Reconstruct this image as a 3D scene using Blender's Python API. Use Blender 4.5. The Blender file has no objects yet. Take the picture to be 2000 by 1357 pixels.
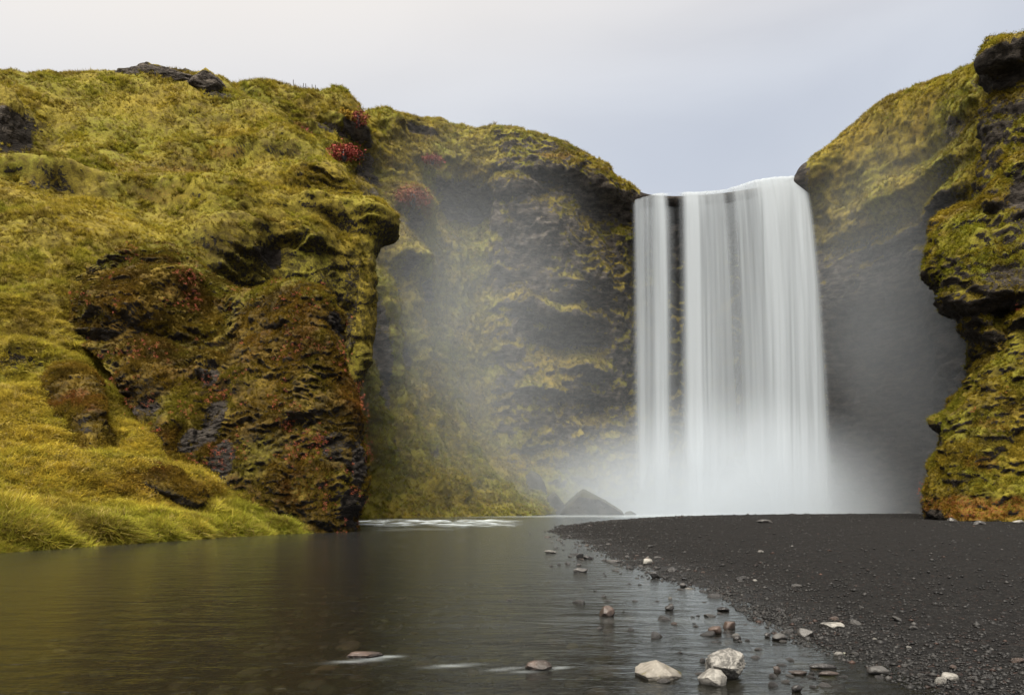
import bpy, bmesh, math, random
import numpy as np

random.seed(7)
rng = np.random.default_rng(7)
scene = bpy.context.scene
col = scene.collection

# ------------------------------------------------------------------ camera
F = 1333.0            # focal length in photo pixels (photo is 2000 x 1357)
EYE = 1.6             # camera height above the river
HOR = 985.0           # photo row of the eye level
cam_d = bpy.data.cameras.new('camera')
cam_d.sensor_width = 36.0
cam_d.lens = 36.0 * F / 2000.0
cam_d.shift_y = (HOR - 1357 / 2) / 2000.0
cam_d.clip_start = 0.1
cam_d.clip_end = 3000.0
cam = bpy.data.objects.new('camera', cam_d)
cam.location = (0, 0, EYE)
cam.rotation_euler = (math.radians(90), 0, 0)
col.objects.link(cam)
scene.camera = cam

# ------------------------------------------------------------------ sky and sun
SUN_EL, SUN_AZ = math.radians(64), math.radians(-152)      # azimuth from +Y towards +X
sun_dir = (math.cos(SUN_EL) * math.sin(SUN_AZ), math.cos(SUN_EL) * math.cos(SUN_AZ), math.sin(SUN_EL))
world = bpy.data.worlds.new('World')
scene.world = world
world.use_nodes = True
wt = world.node_tree
wt.nodes.clear()


def wn(t, **kw):
    n = wt.nodes.new(t)
    for k, v in kw.items():
        setattr(n, k, v)
    return n


w_out = wn('ShaderNodeOutputWorld')
w_sky = wn('ShaderNodeTexSky', sky_type='NISHITA', sun_disc=False, sun_elevation=SUN_EL, sun_rotation=SUN_AZ)
w_sky.air_density = 1.0
w_sky.dust_density = 3.0
w_skybg = wn('ShaderNodeBackground')
w_skybg.inputs['Strength'].default_value = 0.06
wt.links.new(w_sky.outputs[0], w_skybg.inputs['Color'])
w_tc = wn('ShaderNodeTexCoord')
# a high, thin overcast: soft cloud banks seen by direction, whiter round the veiled sun
w_sep = wn('ShaderNodeSeparateXYZ')
wt.links.new(w_tc.outputs['Generated'], w_sep.inputs[0])
w_map = wn('ShaderNodeMapping')
w_map.inputs['Scale'].default_value = (1.3, 1.3, 3.4)
w_map.inputs['Rotation'].default_value = (0.12, 0.2, 0.5)
wt.links.new(w_tc.outputs['Generated'], w_map.inputs['Vector'])
w_noise = wn('ShaderNodeTexNoise')
w_noise.inputs['Scale'].default_value = 1.6
w_noise.inputs['Detail'].default_value = 5.0
w_noise.inputs['Roughness'].default_value = 0.48
w_noise.inputs['Distortion'].default_value = 0.5
wt.links.new(w_map.outputs[0], w_noise.inputs['Vector'])
w_ramp = wn('ShaderNodeValToRGB')
w_ramp.color_ramp.elements[0].position = 0.34
w_ramp.color_ramp.elements[0].color = (0.50, 0.54, 0.63, 1)
w_ramp.color_ramp.elements[1].position = 0.68
w_ramp.color_ramp.elements[1].color = (0.66, 0.70, 0.78, 1)
wt.links.new(w_noise.outputs[0], w_ramp.inputs[0])
w_dot = wn('ShaderNodeVectorMath', operation='DOT_PRODUCT')
w_dot.inputs[1].default_value = sun_dir
wt.links.new(w_tc.outputs['Generated'], w_dot.inputs[0])
w_glow = wn('ShaderNodeMapRange', interpolation_type='SMOOTHSTEP')
w_glow.inputs['From Min'].default_value = 0.0
w_glow.inputs['From Max'].default_value = 0.34
wt.links.new(w_dot.outputs['Value'], w_glow.inputs['Value'])
w_mix = wn('ShaderNodeMix', data_type='RGBA')
w_mix.inputs['B'].default_value = (0.98, 0.92, 0.85, 1)
wt.links.new(w_glow.outputs[0], w_mix.inputs['Factor'])
wt.links.new(w_ramp.outputs[0], w_mix.inputs['A'])
# air near the horizon is paler
w_hz = wn('ShaderNodeMapRange', interpolation_type='SMOOTHSTEP')
w_hz.inputs['From Min'].default_value = 0.62
w_hz.inputs['From Max'].default_value = 0.22
w_hz.inputs['To Max'].default_value = 0.75
wt.links.new(w_sep.outputs['Z'], w_hz.inputs['Value'])
w_mix2 = wn('ShaderNodeMix', data_type='RGBA')
w_mix2.inputs['B'].default_value = (0.69, 0.73, 0.79, 1)
wt.links.new(w_hz.outputs[0], w_mix2.inputs['Factor'])
wt.links.new(w_mix.outputs['Result'], w_mix2.inputs['A'])
w_cl = wn('ShaderNodeBackground')
w_cl.inputs['Strength'].default_value = 0.50
wt.links.new(w_mix2.outputs['Result'], w_cl.inputs['Color'])
w_sh = wn('ShaderNodeMixShader')
w_sh.inputs[0].default_value = 0.86
wt.links.new(w_skybg.outputs[0], w_sh.inputs[1])
wt.links.new(w_cl.outputs[0], w_sh.inputs[2])
wt.links.new(w_sh.outputs[0], w_out.inputs['Surface'])

sun_d = bpy.data.lights.new('sun', 'SUN')
sun_d.energy = 5.0
sun_d.angle = math.radians(40)
sun_d.color = (1.0, 0.94, 0.83)
sun = bpy.data.objects.new('sun', sun_d)
sun.rotation_euler = (math.pi / 2 - SUN_EL, 0, -SUN_AZ + math.pi)
from mathutils import Vector
sun.rotation_euler = Vector(sun_dir).to_track_quat('Z', 'Y').to_euler()
sun.location = (-40, 20, 90)
col.objects.link(sun)

vs = scene.view_settings
vs.view_transform = 'Standard'
vs.look = 'None'
vs.exposure = 1.1
vs.gamma = 1.0
scene.render.engine = 'CYCLES'
cy = scene.cycles
cy.use_denoising = True
cy.adaptive_threshold = 0.02
cy.max_bounces = 6
cy.diffuse_bounces = 3
cy.glossy_bounces = 3
cy.transparent_max_bounces = 24
cy.transmission_bounces = 2
cy.volume_bounces = 2
cy.volume_max_steps = 128
cy.volume_step_rate = 0.6
cy.caustics_reflective = False
cy.caustics_refractive = False


# ------------------------------------------------------------------ helpers
def P(px, py, d):
    """photo pixel at a chosen distance -> world point"""
    return np.array(((px - 1000.0) / F * d, d, EYE + (HOR - py) / F * d))


_r = np.random.default_rng(3)
PERM = np.concatenate([_r.permutation(256)] * 2).astype(np.int32)
GR = _r.normal(size=(256, 3)).astype(np.float32)
GR /= np.linalg.norm(GR, axis=1, keepdims=True)


def noise3(p):
    p = np.asarray(p, np.float32)
    sh = p.shape[:-1]
    p = p.reshape(-1, 3)
    i = np.floor(p)
    f = p - i
    i = i.astype(np.int32) & 255
    u = f * f * f * (f * (f * 6 - 15) + 10)
    res = []
    out = 0
    for dx in (0, 1):
        wx = u[:, 0] if dx else 1 - u[:, 0]
        a = PERM[(i[:, 0] + dx) & 255]
        for dy in (0, 1):
            wy = u[:, 1] if dy else 1 - u[:, 1]
            b = PERM[(a + i[:, 1] + dy) & 255]
            for dz in (0, 1):
                wz = u[:, 2] if dz else 1 - u[:, 2]
                g = GR[PERM[(b + i[:, 2] + dz) & 255]]
                v = g[:, 0] * (f[:, 0] - dx) + g[:, 1] * (f[:, 1] - dy) + g[:, 2] * (f[:, 2] - dz)
                out = out + v * (wx * wy * wz)
    return (out * 1.6).reshape(sh)


def fbm(p, s, o=4, gain=0.5, seed=0, sq=(1, 1, 1), mode=None):
    """fractal noise, s = size of the largest features in metres"""
    q = np.asarray(p, np.float32) / s * np.array(sq, np.float32) + seed * 17.31
    a, t, w = 1.0, 0.0, 0.0
    for k in range(o):
        n = noise3(q)
        if mode == 'billow':
            n = np.abs(n) * 2 - 0.55
        elif mode == 'ridge':
            n = 0.55 - np.abs(n) * 2
        t = t + a * n
        w += a
        a *= gain
        q = q * 2.03 + 11.7
    return t / w


def sst(x, a, b):
    t = np.clip((x - a) / (b - a), 0, 1)
    return t * t * (3 - 2 * t)


def link(o, parent=None):
    col.objects.link(o)
    if parent is not None:
        o.parent = parent
    return o


def tag(o, label=None, cat=None, group=None, kind=None):
    if label:
        o['label'] = label
    if cat:
        o['category'] = cat
    if group:
        o['group'] = group
    if kind:
        o['kind'] = kind
    return o


def grid_mesh(name, V, mat, attrs=None, flip=False):
    nv, nu = V.shape[:2]
    me = bpy.data.meshes.new(name)
    idx = np.arange(nv * nu, dtype=np.int32).reshape(nv, nu)
    q = np.stack([idx[:-1, :-1], idx[:-1, 1:], idx[1:, 1:], idx[1:, :-1]], -1).reshape(-1, 4)
    if flip:
        q = q[:, ::-1]
    return raw_mesh(me, V.reshape(-1, 3), q, mat, attrs)


def raw_mesh(me, verts, faces, mat, attrs=None, smooth=True):
    nf, k = faces.shape
    me.vertices.add(len(verts))
    me.vertices.foreach_set('co', np.ascontiguousarray(verts, np.float32).ravel())
    me.loops.add(nf * k)
    me.loops.foreach_set('vertex_index', np.ascontiguousarray(faces, np.int32).ravel())
    me.polygons.add(nf)
    me.polygons.foreach_set('loop_start', np.arange(0, nf * k, k, dtype=np.int32))
    me.polygons.foreach_set('loop_total', np.full(nf, k, np.int32))
    me.update(calc_edges=True)
    if smooth:
        me.polygons.foreach_set('use_smooth', np.ones(nf, bool))
    for nme, a in (attrs or {}).items():
        if a.ndim > 1 and a.shape[-1] == 4:
            at = me.attributes.new(nme, 'FLOAT_COLOR', 'POINT')
            at.data.foreach_set('color', np.ascontiguousarray(a, np.float32).ravel())
        else:
            at = me.attributes.new(nme, 'FLOAT', 'POINT')
            at.data.foreach_set('value', np.ascontiguousarray(a, np.float32).ravel())
    me.materials.append(mat)
    return me


def cr_resample(A, n):
    """Catmull-Rom along axis 0, samples shared out by mean length of each span"""
    m = A.shape[0]
    L = np.linalg.norm(np.diff(A, axis=0), axis=-1).mean(axis=tuple(range(1, A.ndim - 1)))
    dist = A[..., 1].mean(axis=tuple(range(1, A.ndim - 1)))
    L = L / np.clip(0.5 * (dist[1:] + dist[:-1]), 12, 400) + 1e-4      # finer where nearer
    c = np.concatenate([[0], np.cumsum(L)])
    c /= c[-1]
    s = np.linspace(0, 1, n)
    k = np.clip(np.searchsorted(c, s, side='right') - 1, 0, m - 2)
    t = ((s - c[k]) / (c[k + 1] - c[k])).reshape((-1,) + (1,) * (A.ndim - 1))
    p0, p1, p2, p3 = A[np.maximum(k - 1, 0)], A[k], A[k + 1], A[np.minimum(k + 2, m - 1)]
    return 0.5 * (2 * p1 + (p2 - p0) * t + (2 * p0 - 5 * p1 + 4 * p2 - p3) * t ** 2 + (3 * p1 - p0 - 3 * p2 + p3) * t ** 3)


def sheet(cols, nu, nv):
    A = np.array([[P(*c) for c in cl] for cl in cols])       # (ncol, nrow, 3)
    A[:, -1, 2] = A[:, -2, 2] - 0.5                          # the top runs back level
    A = cr_resample(A, nu)                                   # along u
    A = np.swapaxes(A, 0, 1)
    A = cr_resample(A, nv)                                   # along v (rows, base to top)
    return A


def normals(V):
    du = np.gradient(V, axis=1)
    dv = np.gradient(V, axis=0)
    n = np.cross(du, dv)
    n /= np.linalg.norm(n, axis=-1, keepdims=True) + 1e-9
    return n


def blob(V, feats):
    """sum of soft bumps: (px, py, d, r_side, r_up, r_down, amount)"""
    t = np.zeros(V.shape[:2])
    for (px, py, d, rs, ru, rd, amt) in feats:
        c = P(px, py, d)
        dz = V[..., 2] - c[2]
        h2 = ((V[..., 0] - c[0]) ** 2 + (0.6 * (V[..., 1] - c[1])) ** 2) / rs ** 2
        z2 = np.where(dz > 0, dz / ru, dz / rd) ** 2
        t += amt * np.exp(-(h2 + z2) ** 1.4)
    return t


def ridges(V, lines):
    """soft crests along polylines: ([(px, py, d), ...], width, amount)"""
    t = np.zeros(V.shape[:2])
    for pts, w, amt in lines:
        pts = [P(*q) for q in pts]
        best = np.full(V.shape[:2], 1e9)
        for a, b in zip(pts[:-1], pts[1:]):
            ab = b - a
            k = np.clip(((V - a) @ ab) / (ab @ ab), 0, 1)
            best = np.minimum(best, ((V - a - k[..., None] * ab) ** 2).sum(-1))
        t += amt * np.exp(-best / w ** 2)
    return t


def rough(V, big=1.0, bigs=16.0, gul=0.8, gs=7.0, terr=0.5, th=1.6, lump=0.3, ls=2.2, fine=0.08, fs=0.6, strata=0.0, rocky=0.0, terr2=0.0, th2=0.8, seed=0, fade=None, feats=(), lines=()):
    """turn a smooth sheet into broken, mossy ground with ledges"""
    N = normals(V)
    W = V + 0
    steep = 1 - np.clip(N[..., 2], 0, 1)
    k = np.ones(V.shape[:2]) if fade is None else fade
    off = big * fbm(V, bigs, 3, seed=seed)
    off = off + gul * steep * fbm(V, gs, 4, seed=seed + 1, sq=(1, 1, 0.28), mode='ridge')
    off = off * k + blob(V, feats) + ridges(V, lines)
    W = V + N * off[..., None]
    N = normals(W)
    steep = 1 - np.clip(N[..., 2], 0, 1)
    Hn = N * np.array([1, 1, 0.15])
    Hn /= np.linalg.norm(Hn, axis=-1, keepdims=True) + 1e-6
    ph = W[..., 2] / th + 3.0 * fbm(W, 6 * th, 3, seed=seed + 2) + 0.7 * fbm(W, 1.6 * th, 2, seed=seed + 9)
    t = ph - np.floor(ph)
    saw = t ** 1.3 * (1 - sst(t, 0.8, 1.0)) - 0.3
    m = sst(fbm(W, 4 * th, 3, seed=seed + 3), -0.1, 0.4) * sst(steep, 0.12, 0.5)
    off = terr * saw * m * k
    hum = fbm(W + 1.2 * np.stack([fbm(W, 3 * ls, 2, seed=seed + 12)] * 3, -1), 2.6 * ls, 2, seed=seed + 8, sq=(1, 1, 1.5), mode='billow')
    off = off + 1.5 * lump * k * hum
    off = off + lump * k * fbm(W, ls, 3, seed=seed + 4, sq=(1, 1, 1.7), mode='billow') * (0.35 + 0.65 * sst(fbm(W, 4 * ls, 2, seed=seed + 6), -0.4, 0.3))
    if strata:
        zz = fbm(W, 1.5, 4, seed=seed + 7, sq=(0.12, 0.12, 1.3))
        off = off + strata * zz * sst(steep, 0.5, 0.8) * k
    if terr2:
        ph = W[..., 2] / th2 + 2.2 * fbm(W, 9, 3, seed=seed + 15) + 0.6 * fbm(W, 1.5, 2, seed=seed + 16)
        t = ph - np.floor(ph)
        off = off + terr2 * k * (t ** 1.2 * (1 - sst(t, 0.75, 1.0)) - 0.3) * sst(N[..., 2], 0.2, 0.5) * sst(fbm(W, 6, 2, seed=seed + 17), -0.35, 0.2)
    if rocky:
        off = off + rocky * sst(steep, 0.45, 0.8) * k * (fbm(W, 4.5, 4, gain=0.6, seed=seed + 13, mode='ridge') + 0.5 * fbm(W, 1.6, 3, seed=seed + 14, sq=(1, 1, 0.7), mode='ridge'))
    W = W + Hn * off[..., None]
    N = normals(W)
    W = W + N * (fine * k * fbm(W, fs, 3, gain=0.6, seed=seed + 5, mode='billow'))[..., None]
    return W


def paint(V, spots):
    """0..1 patches: (px, py, d, r_side, r_up_down, amount)"""
    t = np.zeros(V.shape[:2])
    jit = 0.5 * fbm(V, 3.0, 3, seed=41)
    for (px, py, d, rs, rz, amt) in spots:
        c = P(px, py, d)
        r = np.sqrt(((V[..., 0] - c[0]) ** 2 + (0.35 * (V[..., 1] - c[1])) ** 2) / rs ** 2 + ((V[..., 2] - c[2]) / rz) ** 2)
        t = np.maximum(t, amt * (1 - sst(r + jit, 0.65, 1.1)))
    return t


# ------------------------------------------------------------------ materials
class NT:
    def __init__(self, name):
        self.m = bpy.data.materials.new(name)
        self.m.use_nodes = True
        self.t = self.m.node_tree
        self.t.nodes.clear()
        self.out = self.t.nodes.new('ShaderNodeOutputMaterial')

    def n(self, typ, ins=None, **kw):
        nd = self.t.nodes.new(typ)
        for k, v in kw.items():
            setattr(nd, k, v)
        for k, v in (ins or {}).items():
            if hasattr(v, 'is_output'):
                self.t.links.new(v, nd.inputs[k])
            else:
                nd.inputs[k].default_value = v
        return nd

    def noise(self, vec, scale, detail=4, rough=0.55, dist=0.0):
        return self.n('ShaderNodeTexNoise', {'Vector': vec, 'Scale': scale, 'Detail': detail, 'Roughness': rough, 'Distortion': dist}).outputs[0]

    def rng(self, v, a, b, c=0.0, d=1.0):
        return self.n('ShaderNodeMapRange', {'Value': v, 'From Min': a, 'From Max': b, 'To Min': c, 'To Max': d}, interpolation_type='SMOOTHSTEP').outputs[0]

    def mix(self, f, a, b, blend='MIX'):
        nd = self.n('ShaderNodeMix', {'Factor': f, 'A': a, 'B': b}, data_type='RGBA', blend_type=blend)
        return nd.outputs['Result']

    def math(self, op, a, b=0.0):
        nd = self.t.nodes.new('ShaderNodeMath')
        nd.operation = op
        nd.use_clamp = False
        for i, v in enumerate((a, b)):
            if hasattr(v, 'is_output'):
                self.t.links.new(v, nd.inputs[i])
            else:
                nd.inputs[i].default_value = v
        return nd.outputs[0]

    def coords(self, sq=(1, 1, 1)):
        g = self.n('ShaderNodeNewGeometry')
        return self.n('ShaderNodeMapping', {'Vector': g.outputs['Position'], 'Scale': sq}).outputs[0]

    def surf(self, color, rough=0.9, height=None, dist=0.05, strength=1.0, spec=0.25, extra=None):
        b = self.n('ShaderNodeBsdfPrincipled', {'Base Color': color, 'Roughness': rough, 'Specular IOR Level': spec})
        if height is not None:
            bp = self.n('ShaderNodeBump', {'Height': height, 'Distance': dist, 'Strength': strength})
            self.t.links.new(bp.outputs[0], b.inputs['Normal'])
        self.t.links.new(b.outputs[0], self.out.inputs['Surface'])
        return b


C = lambda r, g, b: (r, g, b, 1.0)
MOSS_A, MOSS_B, MOSS_C = C(0.240, 0.190, 0.026), C(0.100, 0.073, 0.015), C(0.175, 0.185, 0.020)
DRY, RUST, ROCK_A, ROCK_B = C(0.265, 0.190, 0.022), C(0.130, 0.045, 0.012), C(0.078, 0.065, 0.053), C(0.022, 0.018, 0.015)


def terrain_material(name, bump=0.12, rocktint=1.0, moss=None):
    """mask: R bare rock, G dry yellow, B rust, A fresh green"""
    ma, mb, mc = moss or (MOSS_A, MOSS_B, MOSS_C)
    m = NT(name)
    v = m.coords()
    at = m.n('ShaderNodeAttribute', attribute_name='mask')
    sp = m.n('ShaderNodeSeparateColor', {'Color': at.outputs['Color']})
    R, G, B, A = sp.outputs[0], sp.outputs[1], sp.outputs[2], at.outputs['Alpha']
    n1 = m.noise(v, 0.22, 5)
    n2 = m.noise(v, 1.4, 6, 0.62)
    n3 = m.noise(v, 7.0, 5, 0.65)
    c = m.mix(m.rng(m.math('ADD', m.math('MULTIPLY', n2, 0.6), m.math('MULTIPLY', n1, 0.4)), 0.38, 0.60), mb, ma)
    dk = m.n('ShaderNodeAttribute', attribute_name='hanging').outputs['Fac']       # shade of the upright faces, painted in as darker moss colour
    c = m.mix(m.math('MULTIPLY', A, m.rng(n2, 0.30, 0.62)), c, mc)
    c = m.mix(m.math('MULTIPLY', G, m.rng(n2, 0.25, 0.60)), c, DRY)
    c = m.mix(m.math('MULTIPLY', dk, m.rng(m.math('ADD', n2, m.math('MULTIPLY', n3, 0.4)), 0.85, 0.45)), c, C(0.042, 0.034, 0.009))
    c = m.mix(m.math('MULTIPLY', B, m.rng(n3, 0.35, 0.62)), c, RUST)
    c = m.mix(m.rng(n3, 0.25, 0.75), m.mix(0.55, c, C(0.012, 0.010, 0.004)), c)
    # bare rock shows in strata, with moss hanging on between
    vs_ = m.coords((0.5, 0.5, 1.6))
    r1 = m.noise(vs_, 1.1, 8, 0.65, 0.3)
    rc = m.mix(m.rng(r1, 0.35, 0.68), ROCK_B, tuple(x * rocktint for x in ROCK_A[:3]) + (1,))
    crk = m.n('ShaderNodeTexVoronoi', {'Vector': m.n('ShaderNodeVectorMath', {0: vs_, 1: m.n('ShaderNodeTexNoise', {'Vector': v, 'Scale': 1.3, 'Detail': 4.0}).outputs['Color']}, operation='ADD').outputs[0], 'Scale': 2.1}, feature='DISTANCE_TO_EDGE').outputs[0]
    rc = m.mix(m.rng(crk, 0.0, 0.06, 0.75, 0.0), rc, C(0.010, 0.009, 0.008))
    rc = m.mix(m.rng(n3, 0.55, 0.75, 0, 0.45), rc, tuple(x * rocktint for x in (0.100, 0.088, 0.075)) + (1,))
    n5 = m.noise(v, 3.2, 6, 0.7)
    rf = m.rng(m.math('ADD', R, m.math('ADD', m.math('MULTIPLY', m.math('SUBTRACT', n2, 0.5), 0.9), m.math('MULTIPLY', m.math('SUBTRACT', n5, 0.5), 1.6))), 0.42, 0.62)
    wt_a = m.n('ShaderNodeAttribute', attribute_name='wet').outputs['Fac']       # spray-wet basalt is darker stone
    rc = m.mix(m.math('MULTIPLY', wt_a, 0.75), rc, C(0.010, 0.009, 0.010))
    c = m.mix(rf, c, rc)
    h = m.math('ADD', m.math('MULTIPLY', m.math('MULTIPLY', m.rng(crk, 0.0, 0.10), rf), 0.8), m.math('ADD', m.math('MULTIPLY', n3, 0.5), m.math('ADD', m.math('MULTIPLY', m.noise(v, 22.0, 4, 0.7), 0.35), m.math('MULTIPLY', n2, 0.7))))
    m.surf(c, 0.95, h, bump, 0.9, 0.15)
    return m.m


mat_hill = terrain_material('mossy hillside', 0.22, 0.6)
mat_cliff = terrain_material('mossy cliff', 0.30, 1.7)
BROWN = (C(0.118, 0.074, 0.011), C(0.036, 0.023, 0.006), C(0.125, 0.115, 0.013))
mat_brown = terrain_material('brown mossy outcrop', 0.14, 0.5, BROWN)
OLIVE = (C(0.165, 0.122, 0.014), C(0.056, 0.041, 0.009), C(0.145, 0.150, 0.014))
mat_outcrop = terrain_material('mossy outcrop', 0.14, 0.7, OLIVE)


def foliage_material(name, trans=0.35):
    m = NT(name)
    at = m.n('ShaderNodeAttribute', attribute_name='tint', attribute_type='INSTANCER')
    d = m.n('ShaderNodeBsdfDiffuse', {'Color': at.outputs['Color']})
    t = m.n('ShaderNodeBsdfTranslucent', {'Color': at.outputs['Color']})
    mx = m.n('ShaderNodeMixShader', {0: trans, 1: d.outputs[0], 2: t.outputs[0]})
    m.t.links.new(mx.outputs[0], m.out.inputs['Surface'])
    return m.m


mat_leaf = foliage_material('grass and leaves')


def stone_material(name, a, b, scale=9.0, wet=0.55, vein=None, spot=None):
    m = NT(name)
    tc = m.n('ShaderNodeTexCoord').outputs['Object']
    oi = m.n('ShaderNodeObjectInfo').outputs['Random']
    v = m.n('ShaderNodeVectorMath', {0: tc, 1: m.n('ShaderNodeCombineXYZ', {0: m.math('MULTIPLY', oi, 37.0)}).outputs[0]}, operation='ADD').outputs[0]
    n1 = m.noise(v, scale * 0.35, 6, 0.6, 0.4)
    n2 = m.noise(v, scale * 2.2, 6, 0.7)
    c = m.mix(m.rng(n1, 0.36, 0.64), b, a)
    c = m.mix(m.rng(n2, 0.35, 0.7, 0.0, 0.7), c, m.mix(0.5, c, b))
    if vein:
        vv = m.n('ShaderNodeMapping', {'Vector': v, 'Scale': (1.0, 2.5, 0.6), 'Rotation': (0.4, 0.7, 0.2)}).outputs[0]
        n3 = m.noise(vv, scale * 0.5, 5, 0.6, 1.2)
        c = m.mix(m.rng(m.math('ABSOLUTE', m.math('SUBTRACT', n3, 0.5)), 0.05, 0.005, 0, 0.4), c, vein)
    if spot:
        ge = m.n('ShaderNodeNewGeometry')
        nz = m.n('ShaderNodeSeparateXYZ', {0: ge.outputs['Normal']}).outputs['Z']
        f = m.math('MULTIPLY', m.rng(m.noise(v, scale * 0.9, 4), 0.57, 0.63), m.rng(nz, 0.35, 0.7))
        c = m.mix(f, c, spot)
    zw = m.n('ShaderNodeSeparateXYZ', {0: m.n('ShaderNodeNewGeometry').outputs['Position']}).outputs['Z']
    c = m.mix(m.rng(m.math('ADD', zw, m.math('MULTIPLY', n1, 0.05)), 0.035, 0.085, 0.65, 0.0), c, m.mix(0.75, c, C(0.012, 0.010, 0.009)))   # wet rim
    m.surf(c, wet, m.math('ADD', n1, m.math('MULTIPLY', n2, 0.5)), 0.03, 0.8, 0.4)
    return m.m


mat_stone = {
    'pale': stone_material('pale grey stone', C(0.190, 0.180, 0.160), C(0.045, 0.042, 0.038), 9, 0.6, C(0.30, 0.285, 0.26)),
    'mossy': stone_material('pale stone with moss', C(0.180, 0.165, 0.140), C(0.055, 0.047, 0.038), 8, 0.65, C(0.26, 0.24, 0.21), C(0.07, 0.06, 0.008)),
    'grey': stone_material('grey stone', C(0.070, 0.066, 0.062), C(0.022, 0.020, 0.019), 12, 0.45),
    'dark': stone_material('wet dark stone', C(0.034, 0.032, 0.031), C(0.012, 0.011, 0.011), 12, 0.28),
    'rust': stone_material('rust brown stone', C(0.075, 0.050, 0.039), C(0.028, 0.020, 0.016), 12, 0.40),
}


# ================================================================== the setting
# ------------------------------------------------------------------ left hillside
hill_cols = [
    [(-1500, 1500, 9), (-1500, 1400, 10), (-1500, 1150, 17), (-1450, 900, 25), (-1400, 700, 33), (-1400, 540, 43), (-1400, 400, 52), (-1400, 270, 62), (-1400, 180, 72), (-1400, 190, 125)],
    [(-450, 1190, 16.5), (-450, 1098, 18), (-450, 1000, 24), (-450, 850, 31), (-450, 700, 39), (-450, 540, 49), (-450, 400, 58), (-450, 270, 68), (-450, 172, 78), (-450, 190, 125)],
    [(-150, 1130, 19.5), (-150, 1078, 20.8), (-150, 980, 26), (-150, 850, 32), (-150, 700, 39.5), (-150, 550, 48.5), (-150, 415, 57.5), (-150, 275, 68), (-150, 158, 80), (-150, 180, 125)],
    [(0, 1108, 22.2), (0, 1060, 23.4), (0, 960, 28), (0, 850, 33), (0, 700, 40), (0, 560, 48), (0, 420, 57), (0, 285, 68), (0, 153, 82), (0, 175, 125)],
    [(150, 1096, 25.4), (150, 1050, 26.5), (150, 960, 31), (150, 850, 36), (150, 720, 42), (150, 575, 50), (150, 425, 60), (150, 290, 71), (150, 152, 86), (150, 175, 125)],
    [(300, 1083, 28.8), (300, 1040, 30), (300, 980, 33), (300, 900, 37), (300, 760, 44), (300, 610, 52), (300, 450, 62), (300, 300, 74), (300, 149, 90), (300, 175, 128)],
    [(420, 1072, 32.6), (430, 1034, 34), (430, 990, 36.5), (425, 930, 39.5), (420, 840, 47), (425, 640, 59.5), (430, 465, 63), (440, 305, 76), (430, 160, 93), (430, 185, 128)],
    [(520, 1066, 35.5), (530, 1028, 37), (530, 1000, 39), (530, 950, 42), (520, 850, 57), (520, 640, 64.8), (525, 475, 65.6), (515, 325, 74), (505, 226, 87), (530, 195, 118)],
    [(610, 1060, 38.8), (620, 1024, 40.2), (625, 1010, 43), (620, 960, 51), (610, 860, 62), (605, 640, 67.2), (610, 480, 67.8), (592, 350, 72.5), (585, 298, 79), (600, 205, 105)],
    [(650, 1056, 42), (655, 1030, 43.5), (660, 1015, 50), (660, 960, 58), (665, 860, 65.5), (680, 640, 69.3), (700, 490, 69.8), (658, 405, 72.5), (652, 370, 77), (650, 225, 98)],
    [(665, 1050, 47), (668, 1030, 50), (675, 1012, 58), (685, 960, 64), (695, 860, 67.5), (705, 640, 70.5), (733, 470, 72.5), (716, 443, 75), (708, 425, 79), (660, 250, 96)],
    [(660, 1040, 56), (665, 1025, 60), (675, 1010, 68), (685, 960, 74), (690, 860, 78), (695, 640, 80), (700, 480, 83), (692, 450, 86), (685, 440, 90), (665, 300, 100)],
]
Vh = sheet(hill_cols, 600, 500)
shade_h = sst(1 - normals(Vh)[..., 2] + 0.25 * fbm(Vh, 7, 3, seed=51), 0.50, 0.80) * sst(Vh[..., 2], 3, 8)  # upright hill faces: shade painted into the moss colour
fade_h = sst(Vh[..., 2], -0.2, 5.0) * 0.85 + 0.15
crag_feats = [
    # nose and its hanging lip, hummocks and undercuts on the slope
    (700, 440, 72, 5.0, 2.6, 1.3, 1.8), (610, 360, 73, 5, 2.0, 1.4, 1.3), (520, 300, 76, 6, 2.5, 2, 1.0),
    (470, 400, 66, 6, 2.6, 1.6, 2.0), (330, 375, 67, 6.5, 2.6, 1.4, 1.8), (150, 450, 57, 6, 4.0, 4.0, 1.4), (420, 300, 75, 5, 2, 1.5, 1.2),
    (560, 470, 67, 4.5, 2.0, 1.0, 1.5), (450, 470, 64, 3.0, 2.5, 3.5, 1.6), (380, 520, 60, 2.4, 3, 3, -1.0),
    (85, 335, 64, 4.5, 1.3, 0.7, 1.5), (85, 360, 63, 4.0, 0.7, 1.2, -0.8), (15, 250, 71, 3.4, 3.4, 3.4, 1.6), (60, 270, 70, 2.4, 5, 5, -1.6),
    (240, 590, 50, 4, 2, 2, 0.9), (60, 600, 46, 4, 2, 2, 0.8), (30, 690, 40.5, 2.0, 1.0, 0.5, 0.9), (30, 725, 39, 1.8, 0.5, 0.8, -0.7),
    (150, 720, 41, 2.2, 1.1, 0.8, 0.6), (300, 690, 48, 3.5, 1.5, 1.0, 0.8), (230, 730, 45, 2.0, 4.0, 6.0, -1.4), (270, 790, 42, 2.0, 4.0, 4.0, -0.8),
    (320, 935, 35, 2.6, 0.7, 0.45, 0.55), (360, 960, 35, 1.7, 0.6, 0.4, 0.5), (150, 930, 32, 3, 1, 1, 0.3), (250, 1030, 30, 3, 0.6, 0.6, 0.25),
    (530, 500, 65, 1.2, 1.6, 1.6, -.7), (640, 560, 68, 1.6, 5, 7, -.8), (470, 560, 61, 1.6, 4, 7, -.8), (590, 560, 66, 2.2, 4, 7, 1.3),
]
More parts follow.
